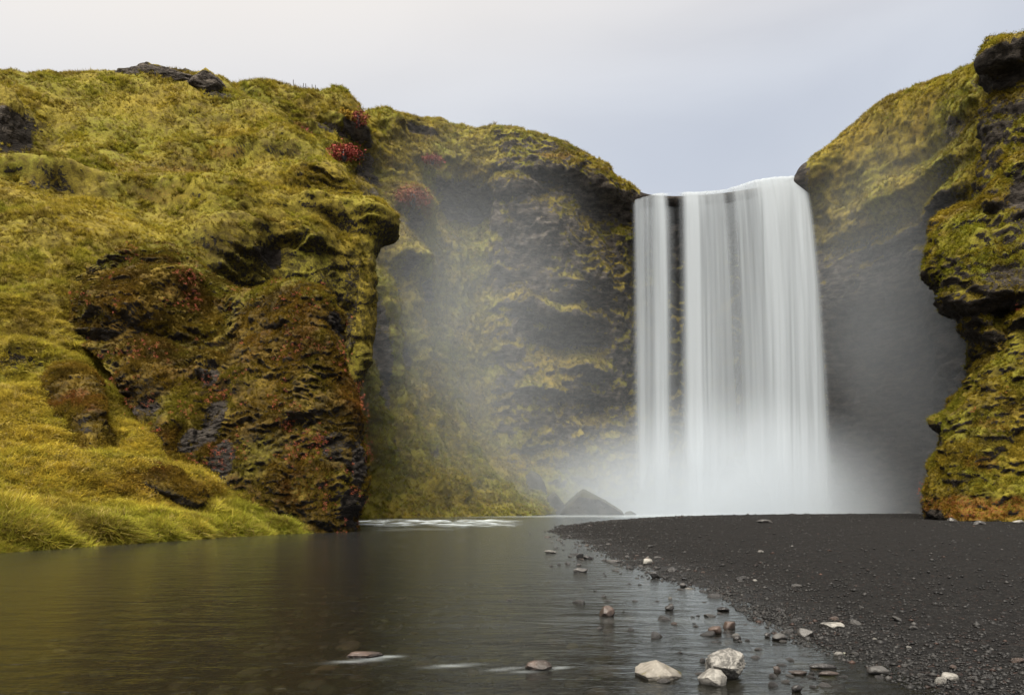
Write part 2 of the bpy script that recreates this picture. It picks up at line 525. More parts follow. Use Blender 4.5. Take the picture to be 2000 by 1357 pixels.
crag_lines = [
    ([(520, 245, 84), (590, 300, 77), (660, 385, 74), (728, 450, 72.5)], 2.2, 1.3),
    ([(430, 215, 86), (480, 240, 84), (560, 262, 86), (640, 262, 93)], 1.5, 1.1),
    ([(610, 420, 70), (640, 520, 68.5), (625, 640, 66)], 1.6, 1.1),
    ([(700, 500, 72), (712, 600, 71), (690, 700, 70)], 1.5, 1.0),
]
Vh = rough(Vh, big=1.1, bigs=15, gul=0.9, gs=8, terr=0.75, th=1.35, lump=0.34, ls=2.3, fine=0.10, fs=0.6, terr2=0.36, th2=0.95, seed=1, fade=fade_h, feats=crag_feats, lines=crag_lines)
Nh = normals(Vh)


def scree(V, N, lo, hi, amp=0.28, s=5.0, seed=20):
    return np.clip(1 - sst(N[..., 2] + amp * fbm(V, s, 4, seed=seed), lo, hi), 0, 1)


rock_h = 0.55 * scree(Vh, Nh, -0.25, 0.08, 0.25, 3.0) * sst(Vh[..., 2], 2.0, 10.0)
rock_h = np.maximum(rock_h, paint(Vh, [
    (20, 270, 70, 2.2, 4.0, .9), (85, 356, 63, 2.6, .5, .7), (370, 165, 90, 4.5, 1.0, .7), (410, 190, 88, 3.2, 1.0, .7), (460, 215, 86, 3.5, .9, .75), (530, 228, 88, 3.5, .8, .65),
    (620, 245, 93, 2.5, 1.0, .8), (525, 500, 65, 1.1, 1.5, .9), (470, 560, 62, 1.2, 3, .45), (690, 600, 70, 1.0, 7, .5), (110, 275, 70, 2, .6, .4), (330, 320, 72, 5, .7, .35),
    (35, 705, 40, 1.6, .6, .7), (720, 470, 72.5, 1.2, 1.2, .7), (640, 640, 67, 2, 7, .45)]))
z_h = Vh[..., 2]
dry_h = sst(fbm(Vh, 9, 4, seed=31), -0.1, 0.45) * 0.75
bank = (1 - sst(z_h, 4.0, 8.5)) * sst(z_h, 0.9, 1.7)
dry_h = np.clip(dry_h * (1 - 0.5 * bank) + bank * sst(fbm(Vh, 4, 4, seed=32) + 0.12, -0.25, 0.2), 0, 1)
red_h = paint(Vh, [(580, 262, 92, 1.6, .9, .9), (670, 297, 92, 1.8, 1.0, .0), (440, 305, 75, 2.4, .8, .6), (240, 320, 70, 2, 1, .4), (360, 330, 72, 4, .8, .5), (330, 955, 35, 2.2, .5, .5), (300, 940, 35.5, 1.6, .4, .5), (320, 385, 66, 2.5, 1.0, .35), (210, 560, 51, 2, 1.5, .4)])
red_h = np.maximum(red_h, 0.35 * sst(fbm(Vh, 6, 4, seed=33), 0.15, 0.5))
grn_h = sst(fbm(Vh, 7, 4, seed=34), -0.25, 0.3) * (0.55 + 0.45 * (1 - sst(z_h, 0.8, 2.0)))
grn_h = np.maximum(grn_h, (0.4 + 0.6 * sst(fbm(Vh, 2.5, 3, seed=38), -.3, .3)) * (1.0 - sst(z_h, 0.7, 1.6)))
mask_h = np.stack([rock_h, dry_h, red_h, grn_h], -1)
hill = link(bpy.data.objects.new('hillside', grid_mesh('hillside', Vh, mat_hill, {'mask': mask_h, 'hanging': shade_h})))
tag(hill, 'steep moss and grass hillside rising from the left river bank', 'hillside', kind='structure')

# ------------------------------------------------------------------ amphitheatre cliff, behind and either side of the fall
cliff_cols = [
    [(330, 1010, 97), (330, 990, 97), (330, 860, 98), (330, 720, 99), (330, 580, 99), (335, 450, 100), (345, 340, 102), (360, 215, 108), (380, 250, 135)],
    [(480, 1010, 90), (480, 990, 90), (480, 860, 92), (480, 720, 95), (480, 580, 90), (480, 450, 89), (475, 310, 91), (465, 167, 98), (480, 230, 135)],
    [(600, 1010, 84), (600, 990, 85), (600, 860, 88), (600, 720, 91), (600, 580, 90), (600, 430, 88.5), (600, 300, 91), (598, 179, 99), (600, 195, 138)],
    [(690, 1020, 77), (690, 1004, 79.0), (690, 890, 86), (700, 740, 90), (710, 600, 92), (705, 460, 93.5), (690, 310, 95.5), (652, 187, 100), (670, 210, 138)],
    [(745, 1020, 79.5), (752, 1004, 81.5), (765, 910, 88), (768, 780, 93), (765, 640, 95.5), (755, 480, 97), (735, 335, 99.5), (700, 216, 104), (720, 230, 140)],
    [(835, 1018, 83.5), (845, 1002, 86), (845, 910, 93), (828, 780, 98.5), (815, 640, 100.5), (815, 480, 102), (795, 345, 105), (765, 216, 111), (780, 232, 145)],
    [(910, 1016, 88.5), (920, 1001, 91), (915, 930, 99), (885, 800, 105.5), (868, 660, 107.5), (860, 500, 108.5), (855, 350, 111.5), (850, 240, 118), (850, 255, 150)],
    [(980, 1014, 93.5), (990, 999, 96), (970, 940, 104), (942, 810, 110), (927, 660, 112), (925, 500, 113), (925, 350, 114), (930, 254, 120), (930, 275, 152)],
    [(1050, 1013, 99), (1060, 998, 101), (1035, 945, 109), (1010, 810, 113), (1000, 650, 113.5), (990, 490, 113), (985, 352, 112.5), (982, 251, 117), (985, 272, 152)],
    [(1110, 1011, 111), (1110, 995, 112.5), (1100, 920, 115), (1090, 800, 115.5), (1085, 650, 115.5), (1080, 490, 114.5), (1078, 370, 113.5), (1072, 274, 117), (1080, 298, 152)],
    [(1170, 1010, 117), (1170, 995, 118), (1168, 900, 119), (1168, 790, 119), (1165, 650, 118.5), (1165, 510, 117.5), (1165, 410, 116.5), (1160, 318, 118), (1168, 342, 152)],
    [(1235, 1010, 121), (1235, 990, 122), (1235, 900, 122.5), (1238, 790, 122.5), (1240, 650, 122), (1243, 520, 121.8), (1243, 430, 121.8), (1238, 372, 122), (1258, 384, 152)],
    [(1300, 1010, 123.5), (1300, 990, 124), (1300, 900, 124.5), (1300, 790, 124.5), (1300, 650, 124), (1300, 520, 123.5), (1300, 440, 123), (1300, 386, 122.4), (1300, 386, 152)],
    [(1420, 1010, 124), (1420, 990, 124.5), (1420, 900, 125), (1420, 790, 125), (1420, 650, 124.5), (1420, 520, 124), (1420, 440, 123.4), (1420, 378, 122.6), (1420, 375, 152)],
    [(1535, 1010, 124), (1535, 990, 124.5), (1535, 900, 125), (1535, 790, 125), (1535, 650, 124.5), (1535, 520, 124), (1535, 430, 123.4), (1535, 356, 122.6), (1535, 352, 152)],
    [(1592, 1010, 123), (1592, 990, 123.5), (1592, 900, 124), (1592, 790, 124), (1590, 650, 123.5), (1586, 520, 122.5), (1584, 420, 121.5), (1577, 324, 120.5), (1580, 330, 152)],
    [(1650, 1010, 120.5), (1650, 990, 121), (1650, 900, 122), (1650, 790, 122.5), (1650, 650, 121.5), (1650, 500, 119), (1650, 400, 117), (1640, 272, 118.5), (1650, 285, 150)],
    [(1730, 1010, 116), (1730, 990, 116.5), (1730, 900, 117.5), (1730, 790, 118), (1728, 650, 117), (1730, 490, 113), (1730, 360, 110.5), (1722, 200, 114.5), (1735, 215, 148)],
    [(1810, 1010, 110), (1810, 990, 110.5), (1808, 900, 111.5), (1806, 790, 112), (1806, 650, 111), (1812, 470, 106), (1815, 330, 104), (1800, 164, 109), (1815, 180, 142)],
    [(1890, 1010, 101), (1890, 990, 101.5), (1888, 900, 102), (1886, 790, 102.5), (1885, 650, 101.5), (1888, 470, 97.5), (1890, 320, 96), (1880, 134, 103), (1895, 150, 138)],
    [(1970, 1010, 90), (1970, 990, 90.5), (1968, 900, 91), (1966, 790, 91), (1965, 650, 90), (1960, 470, 87), (1955, 320, 86.5), (1960, 110, 96), (1975, 130, 132)],
    [(2120, 1012, 78), (2120, 990, 78.5), (2120, 900, 79), (2120, 790, 79), (2120, 650, 78), (2110, 470, 76), (2110, 320, 77), (2110, 90, 88), (2120, 110, 125)],
    [(2700, 1016, 62), (2700, 990, 62.5), (2700, 900, 63), (2700, 790, 63), (2700, 650, 63), (2700, 470, 63), (2700, 320, 66), (2700, 100, 76), (2700, 120, 120)],
]
Vc = sheet(cliff_cols, 860, 350)
shade_c = 0.55 * sst(1 - normals(Vc)[..., 2] + 0.35 * fbm(Vc, 8, 3, seed=52), 0.62, 0.95)  # weaker painted shade for the steep parts of the cliff
cliff_feats = [
    # recesses and knobs of the left wing
    (715, 300, 95, 3.2, 2.0, 4.0, -2.6), (700, 255, 96, 3.5, 1.5, 1.2, 1.4), (760, 290, 100, 3.0, 2.0, 2.0, 1.4), (655, 300, 93, 2.6, 2.0, 2.4, 1.6),
    (905, 385, 112, 5.6, 2.4, 6.0, -4.2), (905, 322, 113, 6.5, 2.0, 1.6, 1.8), (800, 395, 101, 3.0, 2.5, 1.6, 2.6), (835, 420, 103, 1.8, 2.5, 2.0, 1.4), (770, 245, 108, 2.0, 2.2, 1.6, 2.2), (800, 245, 110, 3.5, 1.2, 1.5, -1.6),
    (800, 500, 98, 3.8, 3.0, 2.0, 3.0), (815, 560, 98, 3.2, 2.0, 5.0, -1.6), (730, 385, 95, 2.4, 3.0, 2.0, 1.8), (720, 350, 95.5, 1.6, 2.2, 2.2, 1.6), (760, 460, 96, 2.6, 1.6, 1.2, 1.4),
    (960, 400, 111, 2.0, 3.0, 4.0, 1.6), (1000, 360, 111.5, 5.0, 1.8, 1.6, 1.6), (1080, 330, 113, 6.0, 2.2, 1.2, 2.0), (1180, 370, 116, 5.5, 2.2, 1.0, 1.6), (1180, 410, 117, 5.0, 1.0, 3.0, -1.4),
    (1070, 440, 113, 6, 5, 4, 2.0), (1150, 520, 116, 4, 5, 5, 1.6), (1190, 560, 117, 3, 3, 3, 1.4), (1110, 615, 115, 7, 1.5, .8, 2.2), (1110, 665, 115, 7, 1.5, 3.5, -2.2), (1150, 720, 118, 5, 2.5, 1.0, 2.0), (1150, 790, 118, 5, 1.5, 3.0, -1.6), (1020, 590, 113, 4, 1.6, .9, 1.8), (1050, 760, 114, 4, 2.0, 1.0, 1.6), (960, 560, 112, 2.5, 4, 4, -1.6),
    # right wing, slope above an undercut wall
    (1700, 430, 113, 8.0, 2.5, 1.4, 1.5), (1800, 350, 104, 6.5, 2.4, 1.4, 2.2), (1780, 310, 105, 3.0, 1.5, 2.0, -1.4), (1850, 270, 100, 3.0, 2.0, 3.0, -1.2), (1840, 400, 100, 5.0, 1.6, 1.0, 1.6), (1900, 370, 95, 5.0, 2.0, 1.2, 2.0), (1860, 330, 98, 4, 1.6, 1.0, 1.2),
    (1880, 440, 97, 5.0, 1.4, 0.8, 1.8), (1840, 445, 100, 2.0, 1.4, 0.8, 1.2), (1760, 470, 111, 4, 1.3, 0.8, 1.2),
]
cliff_lines = [
    ([(665, 200, 99), (720, 262, 98), (760, 330, 98), (790, 380, 101), (835, 440, 102)], 2.0, 1.6),
    ([(770, 260, 107), (830, 320, 108), (862, 345, 109)], 1.4, 1.3),
    ([(860, 440, 106), (905, 520, 108), (918, 640, 109), (935, 760, 109)], 1.5, 1.6),
    ([(800, 540, 100), (850, 690, 100), (880, 790, 98), (905, 950, 93)], 2.3, 3.4),
    ([(735, 560, 95), (770, 700, 93), (815, 820, 92), (850, 940, 89)], 2.2, 3.4),
    ([(690, 640, 91), (720, 760, 90), (760, 900, 87)], 2.0, 2.6),
    ([(870, 640, 106), (890, 760, 105), (935, 870, 104), (990, 960, 101)], 1.9, 2.8),
    ([(770, 560, 97), (810, 700, 96.5), (850, 820, 95)], 1.6, -2.0),
    ([(840, 560, 103), (868, 700, 103), (895, 820, 101)], 1.6, -2.0),
    ([(715, 600, 92), (745, 740, 91.5), (785, 880, 89)], 1.5, -1.6),
    ([(960, 430, 111), (975, 520, 112), (965, 640, 111)], 1.4, 1.0),
    ([(1205, 420, 118), (1215, 540, 119.5), (1210, 680, 120)], 1.6, 1.4),
    ([(1575, 335, 120.5), (1600, 390, 120), (1640, 420, 118)], 1.6, 0.8),
    ([(1930, 160, 98), (1860, 260, 99), (1780, 330, 106), (1720, 380, 111)], 2.2, 1.0),
]
px_c = Vc[..., 0] / Vc[..., 1] * F + 1000
smooth_right = sst(px_c, 1560, 1640) * (1 - sst(px_c, 1800, 1880))
fade_c = np.clip(sst(Vc[..., 2], -1, 5.0) * 0.8 + 0.2, 0, 1) * (1 - 0.35 * smooth_right)
# near the lip the crest stays true
lipzone = sst(px_c, 1225, 1260) * (1 - sst(px_c, 1575, 1600)) * sst(Vc[..., 2], 50, 55)
fade_c = fade_c * (1 - 0.9 * lipzone)
spur_up = ridges(Vc, [(a_, w_ * 1.0, 1.0) for a_, w_, q_ in cliff_lines if q_ > 2])
spur_dn = ridges(Vc, [(a_, w_ * 1.1, 1.0) for a_, w_, q_ in cliff_lines if q_ < 0])
Vc = rough(Vc, big=1.2, bigs=17, gul=2.0, gs=9, terr=0.6, th=2.1, lump=0.45, ls=2.4, fine=0.14, fs=0.8, strata=0.22, rocky=0.75, seed=5, fade=fade_c, feats=cliff_feats, lines=cliff_lines)
Nc = normals(Vc)
z_c = Vc[..., 2]
px_c = Vc[..., 0] / Vc[..., 1] * F + 1000
rock_c = scree(Vc, Nc, -0.05, 0.42, 0.42, 5.0, 21)
wall = sst(px_c, 930, 1010) * (1 - sst(px_c, 1820, 1900)) * (1 - sst(z_c, 38, 56) * (1 - sst(px_c, 940, 980) * (1 - sst(px_c, 1540, 1600))))
rock_c = np.clip(rock_c * (0.35 + 0.65 * wall) + 0.10 * wall, 0, 1)
rock_c = np.maximum(rock_c, paint(Vc, [(715, 315, 96, 2.6, 3.2, .95), (905, 385, 113, 5.6, 3.6, 1.0), (810, 245, 110, 4.0, 1.4, .9), (960, 420, 112, 2.2, 3.0, .8), (1080, 360, 114, 6, 2.6, .8), (1190, 400, 117, 5, 2.0, .85),
                                   (1060, 480, 114, 7, 7, .85), (700, 258, 96, 2.6, 1.2, .8), (655, 262, 95, 2.2, 1.0, .7), (800, 430, 101, 2.6, 1.4, .7), (820, 540, 98, 3.2, 3.6, .8), (870, 900, 94, 2.6, 3.4, .7), (1070, 640, 115, 8, 3.5, .7), (730, 370, 95, 1.2, 1.6, .7),
                                   (1790, 318, 105, 2.2, 1.3, .7), (1855, 265, 100, 1.8, 2.4, .7), (1930, 220, 96, 4.0, 6.0, .6)]))
rock_c = rock_c * (1 - 0.85 * smooth_right * sst(z_c, 43, 50))
green_ledges = sst(fbm(Vc, 10, 4, seed=44, sq=(1, 1, 1.6)), -0.15, 0.35)
rock_c = rock_c * (1 - 0.75 * green_ledges * sst(Nc[..., 2], 0.05, 0.35))
wetwall = sst(px_c, 1585, 1640) * (1 - sst(px_c, 1880, 1960)) * (1 - sst(z_c + 2.5 * fbm(Vc, 8, 3, seed=47), 34, 42))
liprock = sst(px_c, 1238, 1262) * (1 - sst(px_c, 1566, 1584))
rock_c = np.maximum(rock_c, np.maximum(wetwall, liprock * sst(z_c, 44, 50)))
wetwall = np.maximum(wetwall, .8 * liprock)
foot = 1 - sst(z_c, 3.0, 9.0)
leftw = 1 - sst(px_c, 960, 1040)
gn = fbm(Vc, 4, 3, seed=49)
rock_c = np.clip(rock_c * (1 - .9 * sst(spur_up + .4 * gn, .25, .7)) + .85 * sst(spur_dn + .5 * gn, .3, .8), 0, 1)
rock_c = rock_c * (1 - 0.9 * foot * (1 - sst(px_c, 1020, 1090)))
fan_ = sst(fbm(Vc, 7, 3, seed=48, sq=(1, 1, .35)), -.2, .25) * (1 - sst(px_c, 900, 1000)) * (1 - sst(z_c, 24, 36))
rock_c = rock_c * (1 - .7 * fan_)
rock_c = np.maximum(rock_c, .95 * sst(spur_dn + .45 * gn, .28, .65))
dry_c = np.clip(sst(fbm(Vc, 10, 4, seed=35), -0.05, 0.45) * 0.7 + 0.35 * smooth_right * sst(z_c, 40, 55), 0, 1) * (1 - 0.6 * foot)
dry_c = np.clip(dry_c + .45 * fan_ + .4 * foot * leftw, 0, 1)
dry_c = np.maximum(dry_c, paint(Vc, [(680, 215, 97, 1.0, .8, .9), (900, 330, 112, 6, .8, .7), (740, 300, 99, 2, 1.2, .6), (660, 275, 94, 2.2, 1, .8)]))
red_c = paint(Vc, [(800, 385, 101, 2.4, 1.6, 1.0), (835, 410, 103, 1.2, 2.0, .9), (700, 235, 97, 1.2, 1.4, .9), (685, 250, 96, 1.0, .7, .9), (850, 312, 109, 1.6, .7, .9), (590, 262, 93, 1.5, .8, .9), (1080, 315, 114, 4, .9, .7), (1150, 340, 116, 5, .8, .5), (1000, 320, 113, 3, .8, .4)])
red_c = np.maximum(red_c, 0.25 * sst(fbm(Vc, 7, 3, seed=36), 0.2, 0.5))
leftwing = 1 - sst(px_c, 960, 1040)
grn_c = np.clip(sst(fbm(Vc, 9, 4, seed=37), -0.2, 0.3) * 0.8 + 0.9 * foot + .7 * fan_ + .8 * np.clip(spur_up, 0, 1), 0, 1)
grn_c = np.maximum(grn_c, paint(Vc, [(950, 480, 111, 4, 4, .9), (780, 640, 95, 6, 5, .8), (1850, 220, 99, 3, 3, .7)]))
mask_c = np.stack([rock_c, dry_c, red_c, grn_c], -1)
cliff = link(bpy.data.objects.new('cliff', grid_mesh('cliff', Vc, mat_cliff, {'mask': mask_c, 'hanging': shade_c, 'wet': wetwall})))
tag(cliff, 'curved mossy cliff standing behind and beside the waterfall', 'cliff', kind='structure')


# ------------------------------------------------------------------ free-standing mossy rocks of the two sides
def mossy_body(name, cols, nu, nv, label, cat, par, rocks=(), dry=(), reds=(), greens=(), rl=(-0.1, 0.25, 0.3, 3.0), base_red=0.3, base_dry=0.15, base_grn=0.25, feats=(), lines=(), mat=None):
    V = sheet(cols, nu, nv)
    shade_or_droop = 0.8 * sst(1 - normals(V)[..., 2] + 0.35 * fbm(V, 3, 3, seed=53), 0.55, 0.95)  # shade painted on the upright sides of the rock
    V = rough(V, feats=feats, lines=lines, **par)
    N = normals(V)
    s = par.get('seed', 0)
    rock = scree(V, N, rl[0], rl[1], rl[2], rl[3], 60 + s)
    rock = np.maximum(rock, paint(V, rocks))
    d_ = np.maximum(base_dry * 2 * sst(fbm(V, 3, 4, seed=61 + s), -0.1, 0.5), paint(V, dry))
    r_ = np.maximum(base_red * 2 * sst(fbm(V, 2.4, 4, seed=62 + s), 0.0, 0.5), paint(V, reds))
    g_ = np.maximum(base_grn * 2 * sst(fbm(V, 3.5, 4, seed=63 + s), -0.1, 0.4), paint(V, greens))
    M = np.stack([rock, d_, r_, g_], -1)
    o = link(bpy.data.objects.new(name, grid_mesh(name, V, mat or mat_outcrop, {'mask': M, 'hanging': shade_or_droop})))
    tag(o, label, cat)
    return o, V, N, M


def lean(b, t, back, pw=1.7, rows=6):
    """a leaning column from base b to top t, holding forward before it rolls back"""
    out = []
    for k in range(rows + 1):
        q = k / rows
        bow = math.sin(q * math.pi)
        out.append((b[0] + (t[0] - b[0]) * q, b[1] + (t[1] - b[1]) * q, b[2] + (t[2] - b[2]) * q ** pw))
    return out + [back]


block_cols = [
    lean((105, 610, 48.2), (150, 545, 52.0), (180, 550, 60)),
    lean((135, 655, 45.3), (200, 511, 50.5), (230, 525, 60)),
    lean((200, 705, 43.6), (268, 484, 51.5), (290, 500, 61)),
    lean((255, 790, 40.9), (330, 479, 52.5), (345, 500, 62)),
    lean((315, 885, 38.0), (385, 504, 53.0), (395, 530, 62), 1.6),
    [(375, 960, 36.9), (352, 885, 38.0), (366, 800, 39.8), (388, 720, 42), (405, 660, 44.5), (418, 600, 48), (426, 556, 51.5), (440, 580, 60)],
    [(475, 1025, 37.2), (440, 955, 37.9), (440, 865, 39.1), (450, 775, 40.8), (455, 690, 43), (460, 620, 45.5), (474, 567, 48.5), (480, 595, 58)],
    [(560, 1060, 38.2), (560, 990, 38.6), (560, 890, 39.3), (560, 790, 40.2), (560, 700, 41.4), (562, 612, 43.2), (565, 549, 46.5), (570, 575, 57)],
    [(640, 1062, 39.3), (645, 1000, 39.0), (648, 900, 39.3), (637, 800, 40.0), (626, 710, 40.8), (617, 632, 42.2), (608, 569, 45), (600, 585, 56)],
    [(680, 1058, 40.6), (702, 985, 40.2), (707, 900, 40.5), (686, 800, 41.2), (660, 710, 42.0), (650, 648, 43.2), (638, 602, 46), (620, 605, 56)],
    [(684, 1056, 43.5), (711, 975, 43.0), (713, 895, 43.5), (692, 798, 44.2), (668, 708, 45), (660, 648, 46.2), (650, 615, 49), (630, 620, 57)],
    [(670, 1045, 52), (690, 975, 53), (695, 895, 53.5), (675, 798, 54), (655, 708, 54.5), (645, 650, 55), (635, 625, 56), (620, 630, 59)],
]
pa = dict(big=0.45, bigs=6, gul=0.4, gs=3, terr=0.36, th=0.55, lump=0.26, ls=0.85, fine=0.10, fs=0.28, seed=11)
block, Vb, Nb, Mb = mossy_body('mossy_outcrop', block_cols, 500, 360, 'huge brown mossy outcrop standing at the river edge, a bare black patch on its face', 'rock outcrop', pa, mat=mat_brown,
                               rocks=[(415, 800, 40, .8, 2.6, 1.0), (375, 865, 39, .8, 1.2, .9), (435, 900, 39, .9, 1.6, .95), (405, 730, 41.5, .6, .9, .8), (705, 900, 41, .6, 2.2, .8), (690, 990, 41, .8, 1.4, .8), (650, 870, 39.5, .9, 1.0, .6), (655, 640, 44, .6, 1.2, .7), (180, 650, 45, 1.7, .5, .9), (300, 800, 41, 1.0, .6, .6)],
                               reds=[(690, 760, 42, 1.2, 3, .5), (610, 960, 39.5, 2, 1.4, .4)], greens=[(640, 960, 39.5, 2, 1.2, .7), (520, 572, 46, 2.6, .7, 1.0), (585, 560, 45.5, 2.0, .7, 1.0), (330, 490, 51, 3.0, .8, 1.0), (230, 515, 50, 2.2, .8, 1.0), (395, 530, 51, 1.5, 1.0, 1.0), (450, 575, 49, 1.5, .8, 1.0), (630, 600, 45, 1.2, .8, .8)], base_red=.17, base_dry=.12, base_grn=.32, rl=(-0.35, 0.0, 0.25, 2.0),
                               feats=[(410, 705, 43, 0.9, .5, .35, .7), (395, 735, 42, 0.8, .4, .3, .6), (420, 800, 40.5, .7, 2.5, 2.5, -.7), (620, 680, 41, 1.8, 1.2, .8, .5), (600, 800, 40, 2.2, 1.0, .7, .45), (705, 1010, 41, 1.2, .5, .9, -.5), (350, 830, 40, .8, .8, .5, .5), (185, 655, 45, 2.0, .35, .6, -0.8), (300, 560, 47, 3.6, 2.0, 1.5, 1.3), (380, 575, 49, 2.0, 1.6, 1.2, .8), (250, 615, 46, 2.6, 1.0, .5, 1.0), (320, 655, 46, 3.2, .7, .9, -1.0), (420, 660, 45, 1.8, 1.2, 2.0, -.9), (290, 760, 42, 1.6, 1.2, .7, .7), (560, 600, 44, 3.0, 1.5, 1.5, .7), (330, 740, 43, 2.0, .8, .6, .4), (230, 600, 47, 2.2, .8, .7, .45), (430, 620, 47, 1.2, 1.2, 1.2, -.4)])
knob_cols = [
    [(75, 795, 38.6), (72, 770, 38.9), (78, 745, 39.6), (95, 722, 41.2), (110, 735, 44)],
    [(110, 838, 36.0), (98, 785, 36.9), (102, 745, 38.4), (116, 712, 41.0), (125, 730, 44)],
    [(158, 872, 34.6), (148, 805, 36.0), (150, 755, 38.2), (155, 708, 41.2), (160, 730, 44.5)],
    [(198, 880, 34.6), (193, 812, 36.0), (190, 770, 37.6), (182, 728, 40.6), (182, 745, 44.5)],
    [(224, 870, 36.6), (208, 812, 37.6), (203, 780, 38.8), (196, 752, 40.6), (196, 765, 44)],
]
pk = dict(big=0.25, bigs=3, gul=0.2, gs=2, terr=0.3, th=0.5, lump=0.22, ls=0.8, fine=0.05, fs=0.25, seed=17)
knob, Vk, Nk, Mk = mossy_body('mossy_outcrop', knob_cols, 150, 110, 'low brown mossy rock sticking out of the grassy bank slope', 'rock outcrop', pk, mat=mat_brown,
                              rocks=[(165, 840, 35.2, .9, .3, .55)], base_red=.5, base_dry=.2, base_grn=.15)
hump_cols = [
    [(228, 945, 35.6), (230, 930, 35.5), (236, 916, 36), (244, 908, 37), (250, 915, 39)],
    [(262, 962, 33.9), (264, 938, 33.5), (270, 915, 34.2), (278, 900, 35.6), (284, 910, 38)],
    [(320, 982, 33.9), (322, 955, 33.5), (324, 928, 34.2), (328, 910, 35.6), (332, 920, 38.2)],
    [(372, 996, 34.3), (374, 976, 33.9), (374, 956, 34.5), (374, 940, 36.0), (376, 948, 38.6)],
    [(410, 1000, 35.6), (408, 988, 35.6), (406, 976, 36), (404, 968, 37), (404, 975, 39)],
]
hump, Vp, Np, Mp = mossy_body('mossy_outcrop', hump_cols, 130, 80, 'flat dark brown hump of moss low on the grassy river bank', 'rock outcrop', dict(pk, seed=18, terr=.18, lump=.14), mat=mat_brown,
                              base_red=.5, base_dry=.15, base_grn=.1)

# right side: pillar on the skyline, overhanging buttress, mossy foot
pillar_cols = [
    [(1960, 1000, 92), (1950, 700, 92), (1945, 480, 90), (1950, 340, 89), (1952, 220, 88), (1950, 150, 87), (1950, 110, 88), (1965, 88, 90), (1990, 90, 98)],
    [(1925, 1000, 84), (1915, 700, 84), (1898, 480, 83), (1906, 340, 82), (1917, 220, 81), (1923, 152, 80.5), (1921, 110, 80), (1938, 80, 82), (1960, 84, 96)],
    [(1960, 1000, 77), (1955, 700, 77.5), (1945, 480, 77), (1955, 340, 77.5), (1960, 220, 77.8), (1962, 152, 78), (1962, 112, 76.6), (1972, 76, 79), (1985, 80, 95)],
    [(2040, 1000, 73), (2040, 700, 74), (2040, 480, 74), (2040, 340, 74.5), (2040, 220, 75), (2040, 152, 75.5), (2040, 112, 74.4), (2040, 72, 77), (2050, 76, 95)],
    [(2300, 1000, 66), (2300, 700, 67), (2300, 480, 67), (2300, 340, 68), (2300, 220, 69), (2300, 152, 70), (2300, 112, 69.4), (2300, 60, 72), (2300, 64, 92)],
]
pr = dict(big=0.7, bigs=9, gul=0.7, gs=5, terr=0.55, th=1.3, lump=0.4, ls=1.8, fine=0.1, fs=0.6, strata=0.2, rocky=0.5, seed=23)
pillar, Vq, Nq, Mq = mossy_body('rock_pillar', pillar_cols, 200, 300, 'tall dark rock pillar with a grassy cap on the right-hand skyline', 'rock pillar', pr,
                                rocks=[(1975, 135, 77, 4.5, 1.0, .9), (1960, 220, 78, 2.5, 2.5, .5)],
                                dry=[(1975, 85, 78, 5, 1.2, .9)], greens=[(1970, 260, 77, 3, 4, .6), (1960, 380, 77, 4, 4, .8)], base_dry=.25, base_red=.15, base_grn=.35, rl=(-0.05, 0.35, 0.35, 4),
                                feats=[(1965, 140, 77, 4.5, .8, 1.4, -0.8), (1960, 100, 77, 4, 1.2, .8, .8)])
butt_cols = [
    [(1935, 1000, 70), (1925, 760, 69), (1910, 660, 68), (1870, 590, 67), (1850, 520, 66.5), (1855, 465, 67), (1880, 435, 68.5), (1915, 430, 72)],
    [(1918, 1000, 62), (1905, 760, 61), (1888, 670, 58.8), (1838, 590, 59.5), (1812, 520, 59), (1818, 455, 60), (1848, 422, 62), (1890, 425, 71)],
    [(1930, 1000, 57.5), (1925, 760, 57.2), (1905, 670, 56.3), (1862, 590, 56), (1848, 520, 55.8), (1855, 450, 57), (1880, 410, 60), (1905, 405, 71)],
    [(1960, 1000, 55), (1955, 760, 55), (1945, 670, 54.2), (1920, 590, 54.2), (1910, 510, 54.2), (1905, 440, 55.2), (1915, 395, 58), (1930, 375, 71)],
    [(2000, 1000, 53.5), (1995, 760, 53.8), (1990, 670, 54), (1975, 590, 53.5), (1965, 500, 53.5), (1955, 415, 54.5), (1958, 340, 57), (1965, 318, 70)],
    [(2060, 1000, 53), (2060, 760, 53), (2055, 670, 53), (2050, 590, 52.8), (2040, 490, 53), (2030, 390, 54), (2025, 290, 56.5), (2030, 270, 70)],
    [(2400, 1000, 50), (2400, 760, 50), (2400, 670, 50), (2400, 590, 50), (2400, 480, 51), (2400, 370, 52), (2400, 220, 56), (2400, 210, 70)],
]
pb = dict(big=0.5, bigs=6, gul=0.6, gs=4, terr=0.38, th=1.1, lump=0.40, ls=1.5, fine=0.11, fs=0.45, strata=0.1, rocky=0.4, seed=25)
